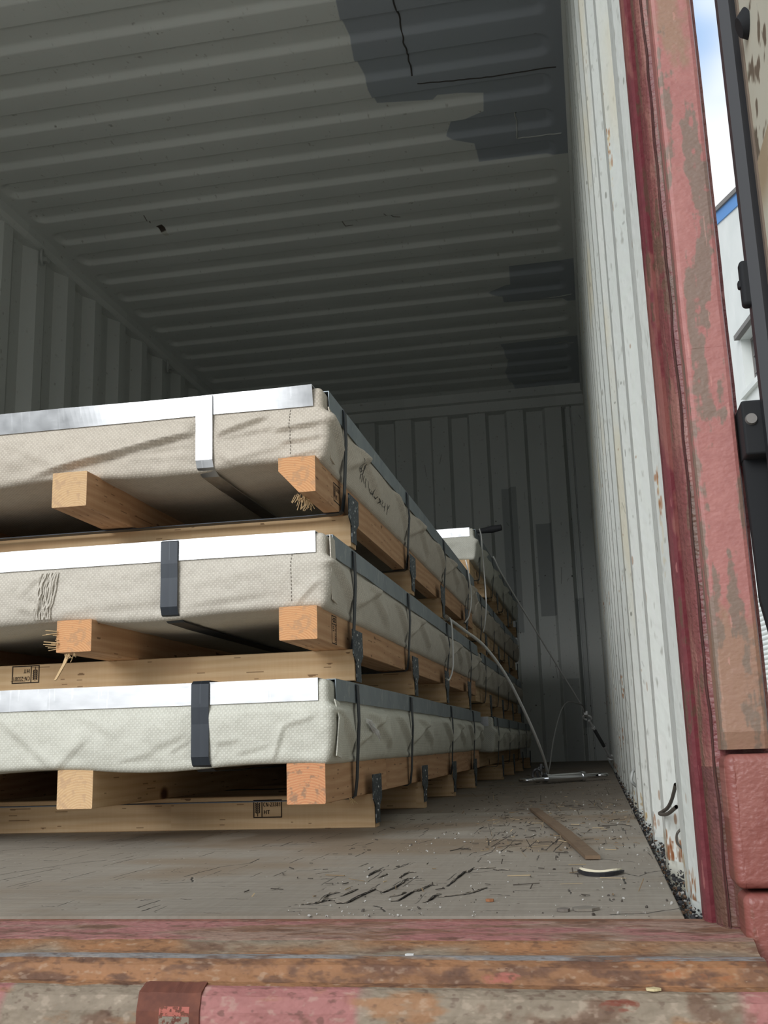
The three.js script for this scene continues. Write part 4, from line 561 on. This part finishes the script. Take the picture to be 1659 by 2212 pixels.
  const pg = new THREE.BufferGeometry(); pg.setAttribute('position', new THREE.Float32BufferAttribute(pp, 3)); pg.setIndex(pi); const pgn = pg.toNonIndexed(); pgn.computeVertexNormals(); pgn.setAttribute('uv', new THREE.Float32BufferAttribute(new Float32Array(pgn.attributes.position.count * 2), 2));
  part(low, 'plastic_scrap', pgn, new THREE.MeshPhysicalMaterial({ color: 0xffffff, transmission: 0.7, roughness: 0.12, thickness: 0, side: THREE.DoubleSide }));
}

// ------------------------------------------------------------------ wire ropes and turnbuckles
single('wire_rope', twisted([[0.76, 0.436, -1.845], [0.764, 0.435, -1.86], [0.783, 0.421, -1.949], [0.825, 0.385, -2.057], [0.869, 0.314, -2.166], [0.907, 0.22, -2.274], [0.941, 0.114, -2.383], [0.953, 0.045, -2.491], [0.945, 0.012, -2.57], [0.93, 0.02, -2.62]], 0.0043, 6, 0.035, 220), MRope, [0.93, 0.0, -2.6], 'bright wire rope arching from the middle bundle down to the floor', 'wire rope');
single('wire_rope', twisted([[0.752, 0.856, -3.35], [0.756, 0.848, -3.36], [0.765, 0.82, -3.39], [0.9, 0.56, -3.78], [1.06, 0.258, -4.2], [1.068, 0.235, -4.225]], 0.0036, 6, 0.03, 160), MRope, [1.06, 0.23, -4.2], 'taut wire rope slanting from the rear stack towards the right wall', 'wire rope');
single('wire_rope', tube([[1.062, 0.25, -4.2], [1.06, 0.27, -4.18], [1.031, 0.284, -3.942], [0.998, 0.281, -3.683], [0.975, 0.232, -3.425], [0.951, 0.126, -3.167], [0.944, 0.042, -2.908], [0.94, 0.016, -2.7], [0.932, 0.02, -2.64]], 0.0026, 90, 6), std({ color: new THREE.Color(0.36, 0.36, 0.35), roughness: 0.45, metalness: 0.4 }), [0.944, 0.01, -2.7], 'slack loop of thin grey wire rope rising from the floor turnbuckle', 'wire rope');
single('lashing_wire', tube([[0.768, 0.436, -1.8], [0.772, 0.425, -1.795], [0.773, 0.37, -1.8], [0.772, 0.313, -1.79], [0.77, 0.285, -1.75], [0.768, 0.276, -1.72], [0.766, 0.28, -1.7]], 0.0022, 60, 6), MRope, [0.765, 0.27, -1.75], 'pale lashing wire hanging down the side of the middle front bundle', 'lashing wire');
single('lashing_wire', tube([[0.768, 0.654, -2.22], [0.772, 0.635, -2.22], [0.775, 0.599, -2.23], [0.775, 0.551, -2.26], [0.773, 0.49, -2.2], [0.77, 0.455, -2.1]], 0.0022, 60, 6), MRope, [0.77, 0.45, -2.2], 'pale lashing wire down the side of the topmost front bundle', 'lashing wire');
single('lashing_wire', tube([[0.76, 0.854, -2.76], [0.763, 0.835, -2.78], [0.762, 0.78, -2.8], [0.762, 0.712, -2.83], [0.762, 0.61, -2.85], [0.764, 0.52, -2.74], [0.763, 0.487, -2.68]], 0.0024, 60, 6), MRope, [0.76, 0.48, -2.75], 'long lashing wire hanging down the corner of the rear stack', 'lashing wire');
function turnbuckle(label, A, B, bright) {
  const a = V(...A), b = V(...B), d = b.clone().sub(a), L = d.length(), mid = a.clone().lerp(b, 0.5), at = (t) => a.clone().lerp(b, t).toArray(), m = bright ? MChrome : MRopeDark, m2 = bright ? MChrome : MRope;
  const t = root('turnbuckle', [mid.x, Math.min(A[1], B[1]), mid.z], label, 'turnbuckle', { group: 'lashing turnbuckles' });
  const w = bright ? 1 : 0.7; part(t, 'body', cyl(at(0.3), at(0.72), L * 0.036 * w, L * 0.036 * w, 14), m); part(t, 'collar', cyl(at(0.27), at(0.31), L * 0.046 * w, L * 0.046 * w, 6), m2); part(t, 'collar', cyl(at(0.71), at(0.75), L * 0.046 * w, L * 0.046 * w, 6), m2);
  part(t, 'screw_rod', cyl(at(0.12), at(0.34), L * 0.02, L * 0.02, 10), m2); part(t, 'screw_rod', cyl(at(0.72), at(0.95), L * 0.02, L * 0.02, 10), m2);
  const ring = (c, s) => { const q = d.clone().normalize(), n = V(0, 1, 0).addScaledVector(q, -q.y).normalize(), o = []; for (let i = 0; i <= 12; i++) { const an = s + i / 12 * 5.0; o.push(V(...c).addScaledVector(q, Math.cos(an) * L * 0.055).addScaledVector(n.clone().cross(q), Math.sin(an) * L * 0.055).toArray()); } return tube(o, L * 0.017, 30, 7); };
  part(t, 'hook', ring(at(0.06), 0.6), m2); part(t, 'hook', ring(at(0.97), 3.6), m2); return t;
}
{
  const tb = turnbuckle('bright steel turnbuckle lying on the floor near the end wall', [0.885, 0.014, -2.39], [1.118, 0.016, -2.67], true);
  const r = rng(6); for (let k = 0; k < 2; k++) { const c = [0.926 + k * 0.012, 0.02 + k * 0.006, -2.46 - k * 0.03], o = []; for (let i = 0; i <= 10; i++) { const a = i / 10 * Math.PI * 1.7 + k; o.push([c[0] + Math.cos(a) * 0.014, c[1] + Math.sin(a) * 0.018 + 0.006, c[2] + (r() - 0.5) * 0.006]); } part(tb, 'rope_clip', tube(o, 0.0042, 24, 6), MRopeDark); }
  part(tb, 'clip_nut', cyl([0.936, 0.036, -2.48], [0.938, 0.058, -2.485], 0.005, 0.005, 6), MRopeDark);
  const t2 = turnbuckle('dark turnbuckle hooked tight to the foot of the right wall', [1.066, 0.238, -4.22], [1.168, 0.035, -4.45], false);
  part(t2, 'rope_clip', roundBox(1.056, 1.076, 0.236, 0.256, -4.232, -4.205, 0.004), MRope);
}
single('tool_handle', mergeGeometries([cyl([0.68, 0.853, -2.845], [0.762, 0.86, -2.83], 0.006, 0.006, 12), cyl([0.755, 0.86, -2.83], [0.80, 0.863, -2.825], 0.0085, 0.013, 16), cyl([0.80, 0.863, -2.825], [0.832, 0.866, -2.82], 0.013, 0.0105, 16)]), MBlack, [0.76, 0.85, -2.83], 'black tool handle sticking out over the end of the topmost rear bundle', 'tool');

// ------------------------------------------------------------------ things lying on the floor
{
  const ml = std({ map: rep(wl[0], 1 / 1.2, 1 / 0.3), color: new THREE.Color(0.3, 0.34, 0.38), roughness: 0.85 });
  single('wood_lath', band([[0.986, 0.0035, -1.215], [1.02, 0.006, -0.95], [1.06, 0.006, -0.66], [1.098, 0.003, -0.372]], [1, 0, 0.06], 0.016, 0.004), ml, [1.04, 0, -0.8], 'thin grey wooden lath lying on the floor near the right wall', 'wood lath');
  const arc = (r0, y) => Array.from({ length: 15 }, (_, i) => { const a = Math.PI * (0.98 + i / 14 * 1.0); return [1.106 + Math.cos(a) * r0 * 1.0, y + 0.0006 * Math.sin(i * 0.7), -0.262 - Math.sin(a) * r0 * 1.5]; });
  const pe = root('peeled_strip', [1.106, 0, -0.24], 'curled black and cream strip of sealant lying on the floor', 'debris');
  part(pe, 'backing', band(arc(0.021, 0.0022), [0, 1, 0.3], 0.0042, 0.0026, { wv: (t) => 0.45 + 0.55 * Math.sin(Math.PI * t) }), std({ color: new THREE.Color(0.02, 0.02, 0.024), roughness: 0.5 })); part(pe, 'pale_face', band(arc(0.0195, 0.0042), [0.3, 0.5, -1], 0.005, 0.0016, { wv: (t) => 0.25 + 0.9 * Math.sin(Math.PI * t) }), std({ color: new THREE.Color(0.72, 0.66, 0.5), roughness: 0.6 }));
  const cut = flakeChip; cut(1.094, -0.03, 0.011, 3, [0.2, 0.18, 0.15], 'oval grey bark chip on the floor by the sill'); cut(1.017, -0.075, 0.0035, 5, [0.3, 0.13, 0.06], 'small rust-brown chip on the floor'); cut(1.078, -0.025, 0.006, 7, [0.16, 0.14, 0.12], 'small dark bark chip beside the oval chip by the sill');
  function flakeChip(x, z, s, seed, col, label) { const r = rng(seed), q = []; for (let i = 0; i < 12; i++) { const a = i / 12 * 6.283, d = s * (0.75 + 0.3 * r()); q.push([x + Math.cos(a) * d, z + Math.sin(a) * d * 0.9]); } single('bark_chip', prism(q, upY, 0.0003, 0.0022), std({ color: new THREE.Color(...col), roughness: 0.9 }), [x, 0, z], label, 'debris'); }
  // loose straw, splinters and grit
  const r = rng(12), M = new THREE.Matrix4(), q = new THREE.Quaternion(), e = new THREE.Euler();
  const straw = new THREE.InstancedMesh(new THREE.BoxGeometry(1, 1, 1), std({ color: 0xffffff, roughness: 0.95 }), 620); straw.name = 'loose_straw'; straw.userData = { kind: 'stuff', label: 'loose straw and wood splinters scattered over the floor', category: 'debris' };
  for (let i = 0; i < 620; i++) { const near = r() < 0.55, x = near ? 0.93 + r() * 0.22 : 0.78 + r() * 0.36, z = near ? -0.45 - r() * 1.1 : -0.1 - r() ** 1.3 * 3.2, L = 0.004 + r() ** 3 * 0.022, up = r() < 0.12; e.set((r() - 0.5) * 0.2, r() * 6.28, up ? 0.5 + r() : (r() - 0.5) * 0.15); q.setFromEuler(e); M.compose(V(x, up ? L * 0.3 : 0.0012, z), q, V(L, 0.0004 + r() * 0.0006, 0.0004 + r() * 0.0008)); straw.setMatrixAt(i, M); const k = r(); straw.setColorAt(i, new THREE.Color().setRGB(...(k < 0.6 ? [0.06, 0.05, 0.04] : k < 0.85 ? [0.2, 0.14, 0.08] : [0.36, 0.28, 0.17]))); }
  straw.castShadow = straw.receiveShadow = true; scene.add(straw);
  const grit = new THREE.InstancedMesh(new THREE.IcosahedronGeometry(1, 0), std({ color: 0xffffff, roughness: 0.8 }), 3600); grit.name = 'loose_grit'; grit.userData = { kind: 'stuff', label: 'dark grit and crumbs packed along the foot of the right wall', category: 'debris' };
  for (let i = 0; i < 3600; i++) { const gut = i < 3000, z = -(r() ** 1.7) * (gut ? 3.6 : 2.4), x = gut ? 1.1655 + r() * 0.03 : 0.86 + r() * 0.3, s = gut ? 0.0005 + r() ** 2 * 0.0016 : 0.0003 + r() ** 3 * 0.0011; e.set(r() * 6, r() * 6, r() * 6); q.setFromEuler(e); M.compose(V(x, gut ? -0.02 + r() * 0.018 : s * 0.6, z), q, V(s * (0.7 + r()), s * (0.5 + r() * 0.6), s * (0.7 + r()))); grit.setMatrixAt(i, M); const k = r(); grit.setColorAt(i, new THREE.Color().setRGB(...(gut ? (k < 0.7 ? [0.025, 0.025, 0.027] : k < 0.9 ? [0.12, 0.07, 0.04] : [0.36, 0.35, 0.33]) : (k < 0.6 ? [0.42, 0.41, 0.38] : [0.07, 0.06, 0.05])))); }
  grit.castShadow = grit.receiveShadow = true; scene.add(grit);
}

// ------------------------------------------------------------------ outside: yard and building
struct('ground', boxW(-60, 60, -1.5, -1.3, -70, 50), std({ map: rep(dataTex(256, 256, (u, v) => mix3([140, 138, 132], [164, 161, 154], fbm(u * 20, v * 20, 701, 4))), 0.2, 0.2), roughness: 0.9 }), 'pale concrete yard outside the container');
{
  const Mw = std({ map: rep(dataTex(512, 512, (u, v) => mix3([214, 218, 214], [230, 232, 228], fbm(u * 9, v * 9, 711, 5))), 0.25, 0.25), roughness: 0.85 }), Mb = std({ color: new THREE.Color(0.1, 0.28, 0.62), roughness: 0.7 }), Mcap = std({ color: new THREE.Color(0.2, 0.19, 0.18), roughness: 0.9 });
  const b = root('warehouse', [4.938, -1.3, -23.18], 'white building with blue roof band seen through the gap beside the door', 'building'); b.rotation.y = -81.43 * D2R;
  const add = (n, g, m, par = b) => { const o = new THREE.Mesh(g, m); o.name = partName(par, n); o.castShadow = o.receiveShadow = true; par.add(o); return o; };
  const top = (X, off) => 13.67 - 0.24 * X + off;      // local X runs towards the viewer; local y from the ground
  const wall = new THREE.Shape([[-8, 0], [5, 0], [5, top(5, 0)], [-8, top(-8, 0)]].map(([x, y]) => new THREE.Vector2(x, y)));
  const hole = (x0, x1, y0, y1) => { const h = new THREE.Path(); h.moveTo(x0, y0); h.lineTo(x0, y1); h.lineTo(x1, y1); h.lineTo(x1, y0); h.closePath(); return h; };
  wall.holes.push(hole(0.2, 2.2, 9.0, 10.25)); const wg = new THREE.ExtrudeGeometry(wall, { depth: 0.35, bevelEnabled: false }); wg.translate(0, 0, -0.35); add('wall', wg, Mw);
  const strip = (o0, o1, z0, z1) => prism([[-8, top(-8, o0)], [5, top(5, o0)], [5, top(5, o1)], [-8, top(-8, o1)]], (a, c, t) => [a, c, t], z0, z1); add('roof_band', strip(-0.28, 0.02, -0.3, 0.03), Mb); add('coping', strip(0.02, 0.13, -0.45, 0.08), Mcap);
  const w = add('window', mergeGeometries([boxW(0.2, 2.2, 9.0, 9.06, -0.28, -0.22), boxW(0.2, 2.2, 10.19, 10.25, -0.28, -0.22), boxW(0.2, 0.26, 9.06, 10.19, -0.28, -0.22), boxW(2.14, 2.2, 9.06, 10.19, -0.28, -0.22), boxW(0.68, 0.72, 9.06, 10.19, -0.28, -0.22), boxW(1.18, 1.22, 9.06, 10.19, -0.28, -0.22), boxW(0.26, 2.14, 9.4, 9.44, -0.28, -0.22), boxW(0.26, 2.14, 9.8, 9.84, -0.28, -0.22)]), Mcap);
  const Mg = std({ color: new THREE.Color(0.3, 0.36, 0.38), roughness: 0.08, metalness: 0 }); for (const [x0, x1] of [[0.26, 0.68], [0.72, 1.18], [1.22, 2.14]]) for (const [y0, y1] of [[9.06, 9.4], [9.44, 9.8], [9.84, 10.19]]) add('pane', boxW(x0, x1, y0, y1, -0.256, -0.25), Mg, w);
  add('window_sill', boxW(0.05, 2.35, 8.86, 8.98, -0.2, 0.1), Mw); add('window_hood', boxW(0.1, 2.3, 10.27, 10.38, -0.1, 0.12), Mcap);
  const sh = add('roller_shutter', boxW(-3.2, 0.8, 1.5, 4.6, 0.02, 0.05), Mw); for (let i = 0; i < 28; i++) { const g = new THREE.CylinderGeometry(0.05, 0.05, 4.0, 8); g.rotateZ(Math.PI / 2); g.translate(-1.2, 1.58 + i * 0.106, 0.045); add('slat', g, Mw, sh); }
}

renderer.render(scene, camera);
